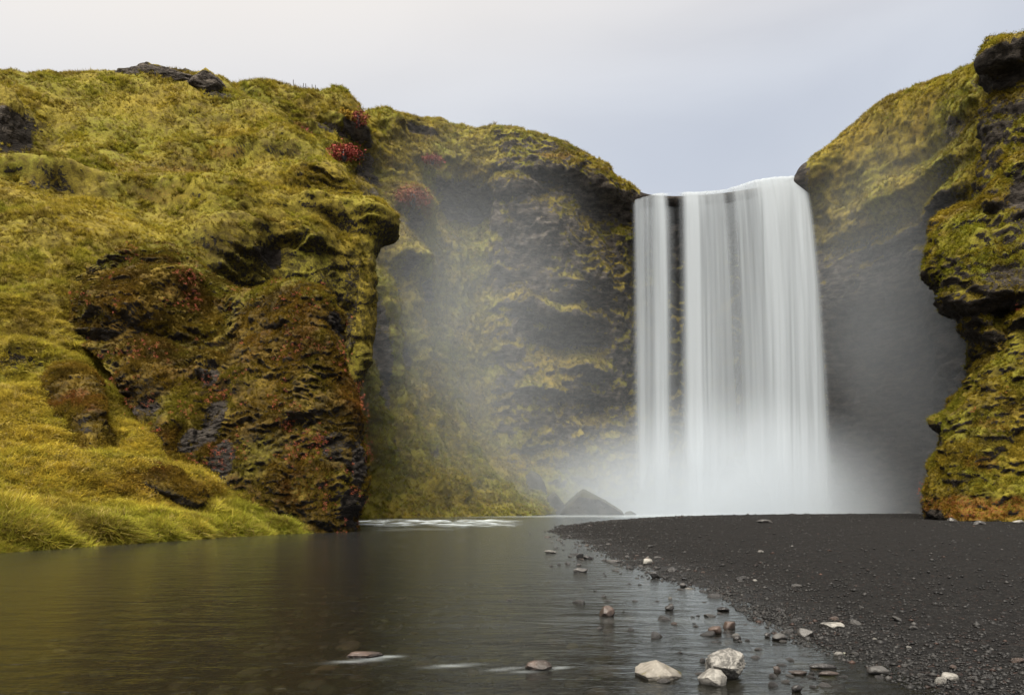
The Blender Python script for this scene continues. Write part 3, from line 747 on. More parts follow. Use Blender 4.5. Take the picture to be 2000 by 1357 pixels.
butt, Vt, Nt, Mt = mossy_body('overhanging_buttress', butt_cols, 230, 300, 'overhanging mossy rock buttress in front of the dark misty wall', 'rock buttress', pb,
                              rocks=[(1985, 400, 55, 1.5, 2.5, .9), (1960, 550, 54, 2, 1.2, .6), (1835, 570, 59, 1.0, 2.0, .8), (1975, 605, 54, 1.5, .6, .8), (1990, 440, 54.5, 1.5, 2, .6)],
                              greens=[(1900, 500, 55.5, 1.2, 3.5, 1.0), (1950, 380, 57, 1.5, 2.0, .9), (1985, 510, 54, 2, 1.5, .7), (1880, 440, 57, 2, 1, .8)], base_dry=.2, base_red=.15, base_grn=.35, rl=(-0.2, 0.15, 0.3, 3),
                              feats=[(1960, 575, 54, 2.4, .9, .6, .8), (1975, 612, 54, 2.2, .5, 1.4, -1.1), (1935, 470, 54.8, .5, 3.5, 3.5, -.6), (1830, 540, 59, 1, .8, .8, .5)])
foot_cols = [
    [(1850, 1030, 66), (1835, 985, 66), (1838, 930, 66), (1850, 880, 66), (1865, 835, 66), (1890, 780, 66), (1930, 730, 67), (1970, 680, 68), (2000, 660, 72)],
    [(1822, 1030, 57), (1800, 980, 57), (1812, 925, 57.2), (1826, 868, 57.4), (1842, 815, 57.6), (1872, 765, 57.8), (1900, 718, 58), (1945, 655, 58.5), (1985, 640, 68)],
    [(1838, 1030, 53.5), (1828, 985, 53.5), (1838, 925, 54), (1850, 868, 54.3), (1866, 810, 54.6), (1895, 755, 55), (1928, 700, 55.4), (1972, 632, 56), (2005, 615, 66)],
    [(1885, 1032, 50.5), (1885, 985, 51), (1890, 925, 51.6), (1900, 865, 52), (1915, 800, 52.5), (1940, 740, 53), (1970, 680, 53.5), (2005, 605, 54), (2040, 590, 65)],
    [(1950, 1032, 49), (1950, 990, 49.5), (1955, 930, 50.3), (1965, 870, 51), (1975, 800, 51.6), (1995, 735, 52), (2020, 660, 52.5), (2050, 575, 53), (2080, 560, 64)],
    [(2030, 1034, 47.5), (2030, 995, 48), (2030, 935, 49), (2040, 870, 50), (2050, 800, 50.6), (2070, 730, 51), (2090, 640, 51.5), (2120, 540, 52), (2140, 530, 63)],
    [(2400, 1040, 43), (2400, 1000, 43.5), (2400, 940, 44.5), (2400, 870, 46), (2400, 790, 47), (2400, 700, 48), (2400, 600, 49), (2400, 480, 50), (2400, 470, 62)],
]
pf = dict(big=0.5, bigs=6, gul=0.5, gs=3.5, terr=0.40, th=0.85, lump=0.42, ls=1.3, fine=0.11, fs=0.38, seed=28)
foot_o, Vf, Nf, Mf = mossy_body('mossy_outcrop', foot_cols, 230, 280, 'tall bright mossy rock slope with rust red plants at its foot, behind the black beach', 'rock outcrop', pf,
                                rocks=[(1825, 870, 57.3, .8, .8, .9), (1830, 1005, 54, 1.0, .5, .9)],
                                reds=[(1850, 990, 53, 2.4, 1.0, 1.0), (1930, 992, 50, 4.5, 1.0, 1.0), (1920, 905, 51.5, 1.2, .8, .6), (1930, 830, 52, 1.0, .8, .5)],
                                dry=[(1985, 900, 51, 2.0, 2.0, .45), (1960, 1002, 49.5, 3, .5, .8), (1990, 830, 51, 1.2, 1.2, .45)], greens=[(1985, 960, 50, 3, 2.0, .7), (1900, 830, 53, 2, 1.5, .6)],
                                base_dry=.2, base_red=.15, base_grn=.4, rl=(-0.35, 0.0, 0.25, 3), feats=[(1832, 830, 57.5, .8, .9, .6, .9), (1830, 870, 57.3, 1, .4, .8, -.5)])

# ------------------------------------------------------------------ ground (black gravel beach and river bed), water
shore = np.array([(4.6, 1.0), (4.0, 4.5), (3.85, 6.0), (3.8, 6.8), (3.6, 7.75), (3.72, 9.0), (3.42, 10.4), (3.62, 12.9), (3.3, 15.8), (3.1, 21.3), (2.95, 32), (2.3, 40), (3.4, 50), (7.5, 63), (17, 84), (30, 96), (47, 103), (64, 106), (90, 110), (200, 60), (200, 1)], float)


def shore_sd(x, y):
    """signed distance to the beach outline, + on the beach"""
    best = np.full(x.shape, 1e9)
    inside = np.zeros(x.shape, bool)
    n = len(shore)
    for i in range(n):
        ax, ay = shore[i]
        bx, by = shore[(i + 1) % n]
        ex, ey = bx - ax, by - ay
        k = np.clip(((x - ax) * ex + (y - ay) * ey) / (ex * ex + ey * ey), 0, 1)
        best = np.minimum(best, (x - ax - k * ex) ** 2 + (y - ay - k * ey) ** 2)
        c = ((ay > y) != (by > y)) & (x < (bx - ax) * (y - ay) / (by - ay + 1e-12) + ax)
        inside ^= c
    return np.where(inside, 1, -1) * np.sqrt(best)


def ground_z(x, y):
    p = np.stack([x, y, np.zeros_like(x)], -1)
    sd = shore_sd(x, y) + 0.55 * fbm(p, 3.2, 3, seed=71) * np.clip(y / 10, 0.6, 2.0)
    up = np.where(sd > 0, 0.40 * (1 - np.exp(-np.maximum(sd, 0) / 5.0)), 0.0)
    dn = np.where(sd < 0, -0.42 * (1 - np.exp(np.minimum(sd, 0) / 2.2)), 0.0)
    z = up + dn
    z = z + 0.018 * fbm(p, 1.4, 3, seed=72) + 0.03 * fbm(p, 7.0, 2, seed=73)
    return z


def fan(nx, ny, d0, d1, t0, t1):
    d = np.geomspace(d0, d1, ny)[:, None]
    t = np.linspace(t0, t1, nx)[None, :]
    return t * d, np.broadcast_to(d, (ny, nx)) + 0.0


gx, gy = fan(640, 430, 3.2, 128.0, -1.0, 1.7)
gz = ground_z(gx, gy)
gp = np.stack([gx, gy, np.zeros_like(gx)], -1)
churn = sst(shore_sd(gx, gy), 0.4, 3.0)
gz = gz + churn * (0.042 * fbm(gp, 0.6, 3, seed=74, sq=(1, 1.0, 1), mode='billow') + 0.035 * fbm(gp, 2.2, 2, seed=77) + 0.02 * fbm(gp, 0.17, 2, seed=75)) + 0.012 * fbm(gp, 0.12, 2, seed=76)
m = NT('black gravel')
v = m.coords()
n1 = m.noise(v, 0.7, 5, 0.6)
n2 = m.noise(v, 9.0, 6, 0.7)
vo = m.n('ShaderNodeTexVoronoi', {'Vector': v, 'Scale': 24.0, 'Randomness': 1.0})
vo2 = m.n('ShaderNodeTexVoronoi', {'Vector': v, 'Scale': 58.0, 'Randomness': 1.0})
c = m.mix(m.rng(n2, 0.3, 0.7), C(0.0032, 0.0030, 0.0030), C(0.0090, 0.0084, 0.0082))
pick = m.n('ShaderNodeSeparateColor', {'Color': vo.outputs['Color']})
c = m.mix(m.rng(pick.outputs[0], 0.72, 0.98, 0, 0.75), c, C(0.032, 0.030, 0.028))
pick2 = m.n('ShaderNodeSeparateColor', {'Color': vo2.outputs['Color']})
c = m.mix(m.rng(pick2.outputs[1], 0.80, 1.0, 0, 0.6), c, C(0.042, 0.039, 0.036))
c = m.mix(m.rng(pick.outputs[2], 0.93, 1.0, 0, 0.6), c, C(0.05, 0.028, 0.022))
zz = m.n('ShaderNodeSeparateXYZ', {0: m.n('ShaderNodeNewGeometry').outputs['Position']}).outputs['Z']
wet = m.rng(m.math('ADD', zz, m.math('MULTIPLY', n1, 0.12)), 0.04, 0.20)
c = m.mix(wet, c, m.mix(0.5, c, C(0.010, 0.0094, 0.0092)))
hgt = m.math('ADD', m.math('MULTIPLY', vo.outputs['Distance'], -0.8), m.math('ADD', m.math('MULTIPLY', n2, 0.8), m.math('MULTIPLY', vo2.outputs['Distance'], -0.4)))
m.surf(c, m.rng(wet, 0, 1, 0.40, 1.0), hgt, 0.05, 1.0, 0.12)
mat_gravel = m.m
beach = link(bpy.data.objects.new('beach', grid_mesh('beach', np.stack([gx, gy, gz], -1), mat_gravel)))
tag(beach, 'black gravel beach running down into the stony river bed', 'beach', kind='structure')

m = NT('dark ground')
v = m.coords()
m.surf(m.mix(m.noise(v, 0.4, 5), C(0.02, 0.019, 0.018), C(0.05, 0.046, 0.04)), 0.95, m.noise(v, 3, 5), 0.1)
me = bpy.data.meshes.new('ground')
raw_mesh(me, np.array([(-900, -900, -1.2), (900, -900, -1.2), (900, 900, -1.2), (-900, 900, -1.2)], float), np.array([[0, 1, 2, 3]]), m.m, smooth=False)
tag(link(bpy.data.objects.new('ground', me)), 'dark stony ground under the valley', 'ground', kind='structure')

wx, wy = fan(470, 330, 2.6, 127.0, -1.5, 1.5)
wp = np.stack([wx, wy, np.zeros_like(wx)], -1)
# long, drawn-out swells along the current; a short rapid behind the big mossy rock
rap = sst(wy, 47, 52) * (1 - sst(wy, 66, 76)) * sst(wx / wy, -0.27, -0.22) * (1 - sst(wx / wy, -0.03, 0.03))
rn = fbm(wp, 2.6, 3, seed=81, sq=(0.55, 0.9, 1), mode='ridge')
wz = 0.010 * fbm(wp, 1.3, 3, seed=82, sq=(0.6, 1, 1)) + rap * 0.30 * np.maximum(rn, -0.2)
foam = rap * sst(rn, 0.02, 0.60) * 0.6
edge = P(690, 1035, 43)
near_rock = np.exp(-(((wx - edge[0] - 1.5) / 3.0) ** 2 + ((wy - 44.5) / 2.0) ** 2))
foam = np.maximum(foam, 0.35 * near_rock * sst(fbm(wp, 1.2, 3, seed=84, sq=(0.35, 1, 1)), -0.1, 0.4))
far = sst(wy, 78, 100)
foam = np.maximum(foam, far * 0.18)
# thin wakes behind the shallow stones
wk = sst(fbm(wp, 1.5, 4, seed=85, sq=(0.22, 0.8, 1)), 0.18, 0.45) * (1 - sst(wy, 10, 16)) * sst(wx, -3.5, 0.2) * (1 - sst(wx, 2.6, 3.2)) * 0.05
foam = np.maximum(foam, wk * 0.35)
for wpx, wpy, wl, ww, am in ((752, 1283, .16, .05, .32), (700, 1291, .24, .05, .18), (880, 1300, .22, .05, .22), (985, 1306, .16, .04, .24), (1088, 1305, .10, .04, .28), (1025, 1311, .16, .04, .16)):
    wc = P(wpx, wpy, EYE * F / (wpy - HOR))
    pat = np.exp(-((wx - wc[0]) / wl) ** 2 - ((wy - wc[1] - .25 * (wx - wc[0])) / ww) ** 2)
    foam = np.maximum(foam, am * pat * (0.45 + 0.55 * sst(fbm(wp, .5, 3, seed=86, sq=(.3, 1, 1)), -.2, .3)))
m = NT('river water')
v = m.coords((0.55, 1.4, 1.0))
nb = m.noise(v, 1.8, 4, 0.55, 0.6)
nb2 = m.noise(v, 7.0, 3, 0.6)
h = m.math('ADD', m.math('MULTIPLY', nb, 1.0), m.math('MULTIPLY', nb2, 0.25))
bump = m.n('ShaderNodeBump', {'Height': h, 'Distance': 0.08, 'Strength': 0.45})
gl = m.n('ShaderNodeBsdfGlossy', {'Color': C(0.92, 0.95, 0.97), 'Roughness': 0.14, 'Normal': bump.outputs[0]})
tr = m.n('ShaderNodeBsdfTransparent', {'Color': C(0.36, 0.35, 0.29)})
df = m.n('ShaderNodeBsdfDiffuse', {'Color': C(0.018, 0.017, 0.012)})
body = m.n('ShaderNodeMixShader', {0: 0.22, 1: tr.outputs[0], 2: df.outputs[0]})
fr = m.n('ShaderNodeFresnel', {'IOR': 1.5, 'Normal': bump.outputs[0]})
wsh = m.n('ShaderNodeMixShader', {0: m.math('MULTIPLY', fr.outputs[0], 0.92), 1: body.outputs[0], 2: gl.outputs[0]})
fo = m.n('ShaderNodeBsdfDiffuse', {'Color': C(0.62, 0.68, 0.70)})
fa = m.n('ShaderNodeAttribute', attribute_name='foam').outputs['Fac']
fm = m.n('ShaderNodeMixShader', {0: fa, 1: wsh.outputs[0], 2: fo.outputs[0]})
m.t.links.new(fm.outputs[0], m.out.inputs['Surface'])
river = link(bpy.data.objects.new('river', grid_mesh('river', np.stack([wx, wy, wz], -1), m.m, {'foam': foam})))
tag(river, 'smooth shallow river flowing from the fall past the mossy bank', 'river', kind='structure')

# ------------------------------------------------------------------ the waterfall
fall = link(bpy.data.objects.new('waterfall', None))
fall.location = P(1425, 1003, 119)
fall.empty_display_size = 2
tag(fall, 'wide white waterfall dropping in silky veils over the dark cliff', 'waterfall')
m = NT('falling water')
al = m.n('ShaderNodeAttribute', attribute_name='alpha').outputs['Fac']
wd = m.n('ShaderNodeBsdfDiffuse', {'Color': C(0.41, 0.445, 0.48)})
wt_ = m.n('ShaderNodeBsdfTranslucent', {'Color': C(0.41, 0.445, 0.48)})
w1 = m.n('ShaderNodeMixShader', {0: 0.35, 1: wd.outputs[0], 2: wt_.outputs[0]})
tp = m.n('ShaderNodeBsdfTransparent')
w2 = m.n('ShaderNodeMixShader', {0: al, 1: tp.outputs[0], 2: w1.outputs[0]})
m.t.links.new(w2.outputs[0], m.out.inputs['Surface'])
mat_fall = m.m
lip_px = np.array([1228, 1262, 1300, 1340, 1380, 1420, 1450, 1480, 1520, 1560, 1584])
lip_py = np.array([383, 377, 373, 371, 370, 366, 357, 347, 341, 339, 338])
thick_px = np.array([1231, 1240, 1252, 1262, 1270, 1282, 1296, 1302, 1310, 1320, 1332, 1340, 1347, 1362, 1380, 1395, 1405, 1420, 1436, 1450, 1465, 1490, 1515, 1540, 1560, 1574, 1583])
thick_v = np.array([.0, .60, .88, .80, .82, 1.0, .97, .62, .26, .14, .26, .80, 1.0, .97, .90, .74, .64, .70, .80, .88, .97, .98, 1.0, 1.0, 1.0, .85, .0])


def veil(name, a, b, dist, nu, nv, seed, strength, label, spread_l=0.0, spread_r=0.0):
    u = np.linspace(0, 1, nu)[None, :]
    t = np.linspace(0, 1, nv)[:, None] ** 1.15
    px = a + (b - a) * u
    px0 = np.broadcast_to(px, (nv, nu))
    fall_px = px0 + (spread_l * (1 - u) + spread_r * u) * t ** 0.7
    top = np.interp(px, lip_px, lip_py) + 2.2 * fbm(np.stack([px / 9.0, 0 * px, 0 * px + seed], -1), 1.0, 3, seed=seed)
    x = (fall_px - 1000) / F * dist
    ztop = EYE + (HOR - top) / F * dist + 0.25
    z = ztop + (-0.4 - ztop) * t
    drop = ztop - z
    q = np.stack([x / 1.0, drop * 0.03 + 0 * x, np.full_like(x, seed * 3.7)], -1)
    flute = 0.55 * fbm(q, 2.4, 3, seed=seed) * sst(t, 0.0, 0.15)
    y = dist + 1.4 - 0.62 * np.sqrt(np.maximum(drop, 0)) + 2.4 * (1 - sst(t, 0, 0.03)) * 0 - flute
    run = np.array([0.0, 0.9, 2.2, 4.5])[:, None]                 # the stream coming level to the brink
    one = np.ones((4, 1))
    x = np.concatenate([x[:1] * one, x])[...]
    y = np.concatenate([y[:1] + run[::-1], y])
    z = np.concatenate([(ztop + 0 * u) * one, z + 0 * px0])
    t = np.concatenate([0 * one, t])
    px0 = np.concatenate([px0[:1] * one, px0])
    drop = np.concatenate([0 * one + 0 * u, drop + 0 * u])
    q = np.concatenate([np.repeat(q[:1], 4, 0), q])
    th = np.interp(px0, thick_px, thick_v)
    th = np.where(th > 0.01, th + (0.62 - th) * (th < 0.62) * 0.85 * sst(t, 0.30, 0.80), th)          # the slot closes with spray lower down
    # streaks: finer at the lip, melting together further down
    q2 = np.stack([px0 / F * dist + 0.35 * fbm(q, 6, 2, seed=seed + 5), drop * 0.012, np.full_like(x, seed)], -1)
    s1 = fbm(q2, 2.2, 4, gain=0.5, seed=seed + 1)
    s2 = fbm(q2, 4.2, 2, seed=seed + 2)
    con = 1.0 - 0.62 * sst(t, 0.05, 0.7)
    a_ = th + con * (0.60 * s1 + 0.60 * s2) * (0.4 + 0.6 * sst(th, 0.05, 0.3))
    a_ = a_ * sst(th, 0.0, 0.12) * sst(px0 - a, 0, 13 + 10 * t) * sst(b - px0, 0, 13 + 16 * t) * (1 - 0.35 * sst(t, 0.72, 1.0))
    a_ = np.clip(a_, 0, 1) ** 1.5 * strength
    a_ = a_ * (0.72 + 0.28 * sst(t, 0.0, 0.03))
    V = np.stack([x, y, z + 0 * x], -1)[::-1]
    o = link(bpy.data.objects.new(name, grid_mesh(name, V, mat_fall, {'alpha': a_[::-1]})), fall)
    o.location = -fall.location
    return o


veil('left_veil', 1232, 1314, 119.2, 130, 110, 2, 0.97, None, -10, 4)
veil('main_veil', 1318, 1581, 119.4, 380, 110, 3, 0.97, None, -8, 44)
veil('back_veil', 1240, 1576, 120.8, 420, 90, 4, 0.45, None, -8, 36)


# ------------------------------------------------------------------ rocks, boulders and stones
def ico(sub):
    bm = bmesh.new()
    bmesh.ops.create_icosphere(bm, subdivisions=sub, radius=1.0)
    v = np.array([x.co[:] for x in bm.verts])
    f = np.array([[q.index for q in p.verts] for p in bm.faces])
    bm.free()
    return v, f


ICO = {k: ico(k) for k in (3, 4, 5, 6)}


def rock_verts(sub, seed, planes=14, sharp=0.7, nz=0.10, dims=(1, 1, 1), cuts=()):
    """angular stone: sphere cut back by random planes, then roughened"""
    r = np.random.default_rng(seed)
    v, f = ICO[sub]
    n = r.normal(size=(planes, 3))
    n /= np.linalg.norm(n, axis=1, keepdims=True)
    d = r.uniform(0.62, 0.95, planes)
    for c in cuts:
        nn = np.array(c[:3], float)
        n = np.vstack([n, nn / np.linalg.norm(nn)])
        d = np.append(d, c[3])
    dots = v @ n.T
    rad = np.min(np.where(dots > 0.05, d / np.maximum(dots, 0.05), 9.0), axis=1)
    rad = np.minimum(rad, 1.25)
    rad = sharp * rad + (1 - sharp) * 0.85
    w = v * rad[:, None]
    w = w * (1 + nz * fbm(w, 0.9, 4, gain=0.55, seed=seed % 97)[:, None] + 0.35 * nz * fbm(w, 0.22, 3, seed=seed % 89, mode='ridge')[:, None])
    return w * np.array(dims), f


def rock_obj(name, v, f, mat, loc, rz=0.0, parent=None, smooth=True):
    me = bpy.data.meshes.new(name)
    raw_mesh(me, v, f, mat, smooth=smooth)
    o = bpy.data.objects.new(name, me)
    o.location = loc
    o.rotation_euler.z = rz
    return link(o, parent)


def boulder_material(name):
    m = NT(name)
    v = m.coords()
    n1 = m.noise(v, 0.8, 6, 0.6, 0.3)
    n2 = m.noise(v, 5.0, 6, 0.7)
    c = m.mix(m.rng(n1, 0.35, 0.65), C(0.018, 0.017, 0.016), C(0.045, 0.042, 0.037))
    nz = m.n('ShaderNodeSeparateXYZ', {0: m.n('ShaderNodeNewGeometry').outputs['Normal']}).outputs['Z']
    f = m.math('MULTIPLY', m.rng(m.math('ADD', nz, m.math('MULTIPLY', n2, 0.5)), 0.75, 1.1), 0.5)
    c = m.mix(f, c, C(0.045, 0.043, 0.012))
    m.surf(c, 0.8, m.math('ADD', n1, m.math('MULTIPLY', n2, 0.6)), 0.25, 0.9, 0.3)
    return m.m


mat_boulder = boulder_material('dark wet boulder')
b1 = P(1148, 1004, 106)
v, f = rock_verts(6, 105, 10, 0.85, 0.10, (5.9, 3.8, 4.1), [(0.62, -0.1, 0.78, 0.60), (-0.8, -0.1, 0.55, 0.60), (0, -1, 0.15, 0.7), (0.2, -0.5, 0.9, 0.75), (1, 0, 0, 0.93)])
o = rock_obj('boulder', v, f, mat_boulder, (b1[0], b1[1], 0.4))
tag(o, 'big dark wedge-shaped boulder at the foot of the cliff beside the fall', 'boulder')
b2 = P(1082, 1004, 107)
v, f = rock_verts(5, 121, 9, 0.85, 0.10, (2.4, 2.2, 3.9), [(-0.55, 0, 0.8, 0.72), (0.7, 0, 0.6, 0.66), (0, -1, 0.2, 0.7)])
o = rock_obj('boulder', v, f, mat_boulder, (b2[0], b2[1], 0.4))
tag(o, 'narrow upright dark boulder leaning on the big wedge-shaped one', 'boulder')
b3 = P(1037, 990, 110)
v, f = rock_verts(5, 127, 9, 0.8, 0.12, (4.2, 3.0, 6.4), [(-0.5, 0, 0.8, 0.8), (0.8, 0, 0.5, 0.72), (0, -1, 0.3, 0.7)])
o = rock_obj('boulder', v, f, mat_boulder, (b3[0], b3[1], 1.0))
tag(o, 'hazy dark boulder half sunk in the green slope below the cliff', 'boulder')
b4 = P(1231, 1004, 106)
v, f = rock_verts(4, 133, 9, 0.7, 0.1, (1.0, 0.8, 0.5))
o = rock_obj('boulder', v, f, mat_boulder, (b4[0], b4[1], 0.02))
tag(o, 'small dark rock alone in the far water below the fall', 'boulder')

# crags on the skyline of the hillside
mat_crag = terrain_material('crag rock', 0.25, 1.3)


def crag(px, py, d, dims, seed, label, cuts=(), rz=0.0):
    c = P(px, py, d)
    v, f = rock_verts(6, seed, 16, 0.7, 0.22, dims, cuts)
    me = bpy.data.meshes.new('rock_outcrop')
    nrm = v / np.linalg.norm(v, axis=1, keepdims=True)
    top = sst(nrm[:, 2], 0.45, 0.8)
    mk = np.stack([0.9 - 0.85 * top, 0.4 * top, 0.1 + 0 * top, 0.3 * top], -1)
    raw_mesh(me, v, f, mat_crag, {'mask': mk})
    o = bpy.data.objects.new('rock_outcrop', me)
    o.location = c
    o.rotation_euler.z = rz
    link(o)
    return tag(o, label, 'rock outcrop')


crag(325, 176, 85, (6.6, 3.6, 2.2), 201, 'long grey rock outcrop capping the highest point of the hillside', [(0, -1, 0, .75)])
crag(402, 176, 84.5, (2.9, 2.8, 2.5), 207, 'blunt end of the skyline crag, overhanging the grass slope', [(0, -1, -.3, .75), (1, 0, 0, .8)])
crag(2, 255, 70.6, (2.6, 2.6, 4.4), 213, 'dark layered rock face on the steep grass slope, half cut by the frame', [(1, -.3, 0, .8)])
crag(455, 222, 85, (2.6, 2.0, 1.2), 219, 'small dark rock in the band running down from the skyline crag', [(0, -1, 0, .7)], 0.3)
crag(520, 240, 86, (2.8, 2.0, 1.0), 225, 'low dark rock further down the same rock band', [(0, -1, 0, .7)], 0.2)

# ---- the stones one can point at
def stone(px, py, w, h, kind, seed, label, sub=4, planes=13, sharp=0.75, nz=0.12, depth=0.8, cuts=(), sink=0.25, rz=0.0):
    """px, py: centre of the stone's waterline in the photo, w and h its size in photo pixels"""
    g = 0.0
    for _ in range(3):
        d = (EYE - g) * F / (py - HOR)
        x = (px - 1000) / F * d
        g = max(0.0, float(ground_z(np.array([[x]]), np.array([[d]]))[0, 0]))
    W, H = w / F * d, h / F * d
    v, f = rock_verts(sub, seed, planes, sharp, nz, (1, 1, 1), cuts)
    v = v / np.abs(v).max(axis=0)
    v = v * np.array((W / 2, W / 2 * depth, H / (1 + (1 - 2 * sink))))
    o = rock_obj('stone', v, f, mat_stone[kind], (x, d + W / 2 * depth * 0.5, g + v[:, 2].max() * (1 - 2 * sink)), rz)
    return tag(o, label, 'stone')


stone(1288, 1326, 112, 52, 'mossy', 301, 'pale pointed stone with tufts of yellow moss on top, in shallow water', 6, 9, 1.0, .09, .9, [(-.62, -.25, .75, .50), (.66, -.2, .72, .50), (-.1, -.85, .6, .52), (.2, .8, .6, .5)], .30)
stone(1424, 1325, 84, 62, 'pale', 307, 'largest pale grey rounded stone with white ribs, in the shallows', 6, 16, .75, .22, .8, [(-1, 0, .1, .85)], .2)
stone(1398, 1338, 62, 40, 'pale', 313, 'pale angular stone wedged against the largest ribbed stone', 5, 12, .85, .08, .8, [(0, -1, .35, .6), (-.6, -.2, .8, .7), (.7, -.3, .7, .75)], .2)
stone(1186, 1203, 32, 20, 'rust', 319, 'reddish grey stone standing alone in the open shallows', 5, 11, .85, .10, .8)
stone(1427, 1227, 26, 18, 'rust', 325, 'reddish sharp-edged stone behind a rounder one in the shallows', 4, 8, .9, .08, .9, [(0, 0, 1, .6)])
stone(1400, 1237, 30, 14, 'rust', 331, 'dull red rounded stone beside the sharp-edged reddish one', 4, 14, .5, .08, .9)
stone(1627, 1226, 52, 22, 'pale', 337, 'flat pale slab lying on the black gravel', 5, 10, .85, .10, .7, [(0, 0, 1, .45)], .2)
stone(1580, 1243, 38, 24, 'grey', 343, 'grey wedge stone with a pale top at the pool edge', 5, 9, .9, .08, .8, [(.3, 0, 1, .5)])
stone(1525, 1250, 30, 13, 'grey', 349, 'smooth low grey stone in the shallow pool', 4, 14, .5, .08, .9)
stone(1441, 1249, 17, 9, 'dark', 355, 'small black oval stone behind the ribbed pale stone', 4, 14, .4, .06, .9)
stone(1310, 1191, 21, 11, 'dark', 361, 'black stone with a flat back, alone in the bright water', 4, 10, .8, .08, .9)
stone(1412, 1193, 28, 8, 'dark', 367, 'long low black stone parallel to the gravel edge', 4, 10, .8, .08, .6)
stone(1281, 1128, 22, 12, 'dark', 373, 'dark wedge stone touching the gravel edge beside bright water', 4, 8, .9, .08, .8)
stone(1335, 1146, 16, 8, 'grey', 379, 'small grey stone just off the gravel edge', 4, 12, .6, .08, .9)
stone(1134, 1117, 30, 13, 'grey', 385, 'knobbly grey stone with a rusty end in open water', 4, 10, .9, .2, .7)
stone(1132, 1088, 16, 9, 'dark', 391, 'dark flat stone at the head of the shallow bar', 4, 10, .8, .1, .8)
stone(1150, 1091, 22, 9, 'dark', 397, 'dark jagged stone next to the flat one at the shallow bar', 4, 8, .9, .2, .8)
stone(1265, 1102, 20, 11, 'pale', 403, 'pale stone up on the gravel edge', 4, 8, .9, .1, .8)
stone(1075, 1080, 24, 6, 'pale', 409, 'pale flat stone awash at the river end of the gravel bar', 4, 9, .8, .1, .6)
stone(1500, 1244, 15, 9, 'dark', 415, 'black pointed stone in the middle of the pool', 4, 7, .9, .1, .8)
stone(1518, 1312, 17, 14, 'rust', 421, 'small upright rust-coloured stone in the near shallows', 4, 8, .8, .08, .8)
stone(1610, 1305, 56, 9, 'dark', 427, 'long thin dark slab in the near shallows', 4, 9, .8, .08, .4)
stone(1562, 1316, 40, 8, 'rust', 433, 'thin brown slab awash in the near shallows', 4, 9, .8, .08, .5)
stone(1620, 1318, 42, 8, 'rust', 439, 'long low brown stone next to the thin dark slab', 4, 9, .7, .08, .5)
stone(1640, 1281, 18, 9, 'pale', 445, 'small round cream stone among the grey shore gravel', 4, 16, .3, .04, .9)
stone(1558, 1350, 22, 13, 'dark', 451, 'small lumpy dark stone in front of the thin slabs', 4, 8, .8, .2, .8)
stone(1054, 1308, 58, 16, 'rust', 457, 'low brown stone with water sliding round it', 5, 9, .95, .25, .7, (), .35)
stone(705, 1284, 80, 11, 'rust', 463, 'long brown stone barely breaking the fast water', 5, 9, .95, .3, .5, (), .4)
stone(1720, 1317, 46, 16, 'grey', 469, 'broad grey stone in the wet gravel', 4, 10, .7, .08, .6)
stone(1860, 1329, 40, 15, 'pale', 475, 'pale round stone at the near end of the gravel edge', 4, 12, .6, .08, .8)
stone(1495, 1021, 34, 8, 'grey', 481, 'grey flat stone far out on the black beach', 4, 9, .8, .1, .6)
stone(1270, 1068, 12, 5, 'dark', 487, 'black stone alone on the smooth part of the beach', 4, 9, .8, .1, .8)
stone(1488, 1081, 14, 6, 'pale', 493, 'pale chip of rock alone on the dark beach', 4, 9, .8, .1, .8)
stone(1915, 1024, 26, 8, 'grey', 499, 'grey slab on the beach by the red plants', 4, 9, .8, .1, .7)
stone(1862, 1019, 22, 9, 'grey', 505, 'pale grey stone below the mossy slope on the right', 4, 9, .8, .1, .7)

for k, (px, py, w_, h_, kd, lb) in enumerate([
        (1705, 1002.0, 16, 5, 'dark', 'low dark rock first of the rubble at the far end of the beach'), (1738, 1001.5, 20, 7, 'dark', 'dark rock in the far beach rubble, between two lower ones'), (1757, 1001.8, 14, 6, 'grey', 'small grey rock in the far beach rubble'),
        (1770, 1001.5, 24, 11, 'dark', 'broad dark rock of the far beach rubble beside the tallest one'), (1790, 1002.5, 34, 17, 'dark', 'tallest dark rock of the rubble heap against the mossy slope'), (1812, 1003.5, 22, 10, 'grey', 'grey rock where the rubble meets the mossy slope'),
        (1776, 1004.5, 18, 6, 'grey', 'flat grey rock in front of the rubble heap'), (1962, 1017.0, 30, 9, 'grey', 'grey slab below the red plants at the slope foot'), (1990, 1022.0, 22, 8, 'pale', 'pale slab on the beach near the slope foot')]):
    stone(px, py, w_, h_, kd, 760 + 7 * k, lb, 4, 8, .9, .18, .8)

# ---- the many small ones: look-alikes along the shore, each an object
meshes = {}
for kind in ('dark', 'grey', 'rust', 'pale'):
    meshes[kind] = []
    for q in range(7):
        v, f = rock_verts(3, 600 + 31 * q + len(kind), 10, 0.75, 0.14, (1, 0.8, 0.55))
        me = bpy.data.meshes.new('stone')
        raw_mesh(me, v, f, mat_stone[kind])
        meshes[kind].append(me)
COLOUR = {'dark': 'wet black', 'grey': 'grey', 'rust': 'reddish brown', 'pale': 'pale'}


def small_label(kind, on, d, s):
    size = 'tiny' if s / d < .0042 else ('small' if s / d < .0085 else 'fist-sized')
    if d < 8.2:
        where = 'in the shallows near the two big pale stones' if not on else 'on the wet gravel near the two big pale stones'
    elif d < 12:
        where = 'in the pool beside the flat pale slab' if not on else 'on the gravel around the flat pale slab'
    elif d < 20:
        where = 'in the bright water off the middle of the shore' if not on else 'on the narrow gravel edge by the dark wedge stone'
    else:
        where = 'awash at the head of the gravel bar' if not on else 'on top of the far gravel bar'
    return size + ' ' + COLOUR[kind] + ' stone ' + where


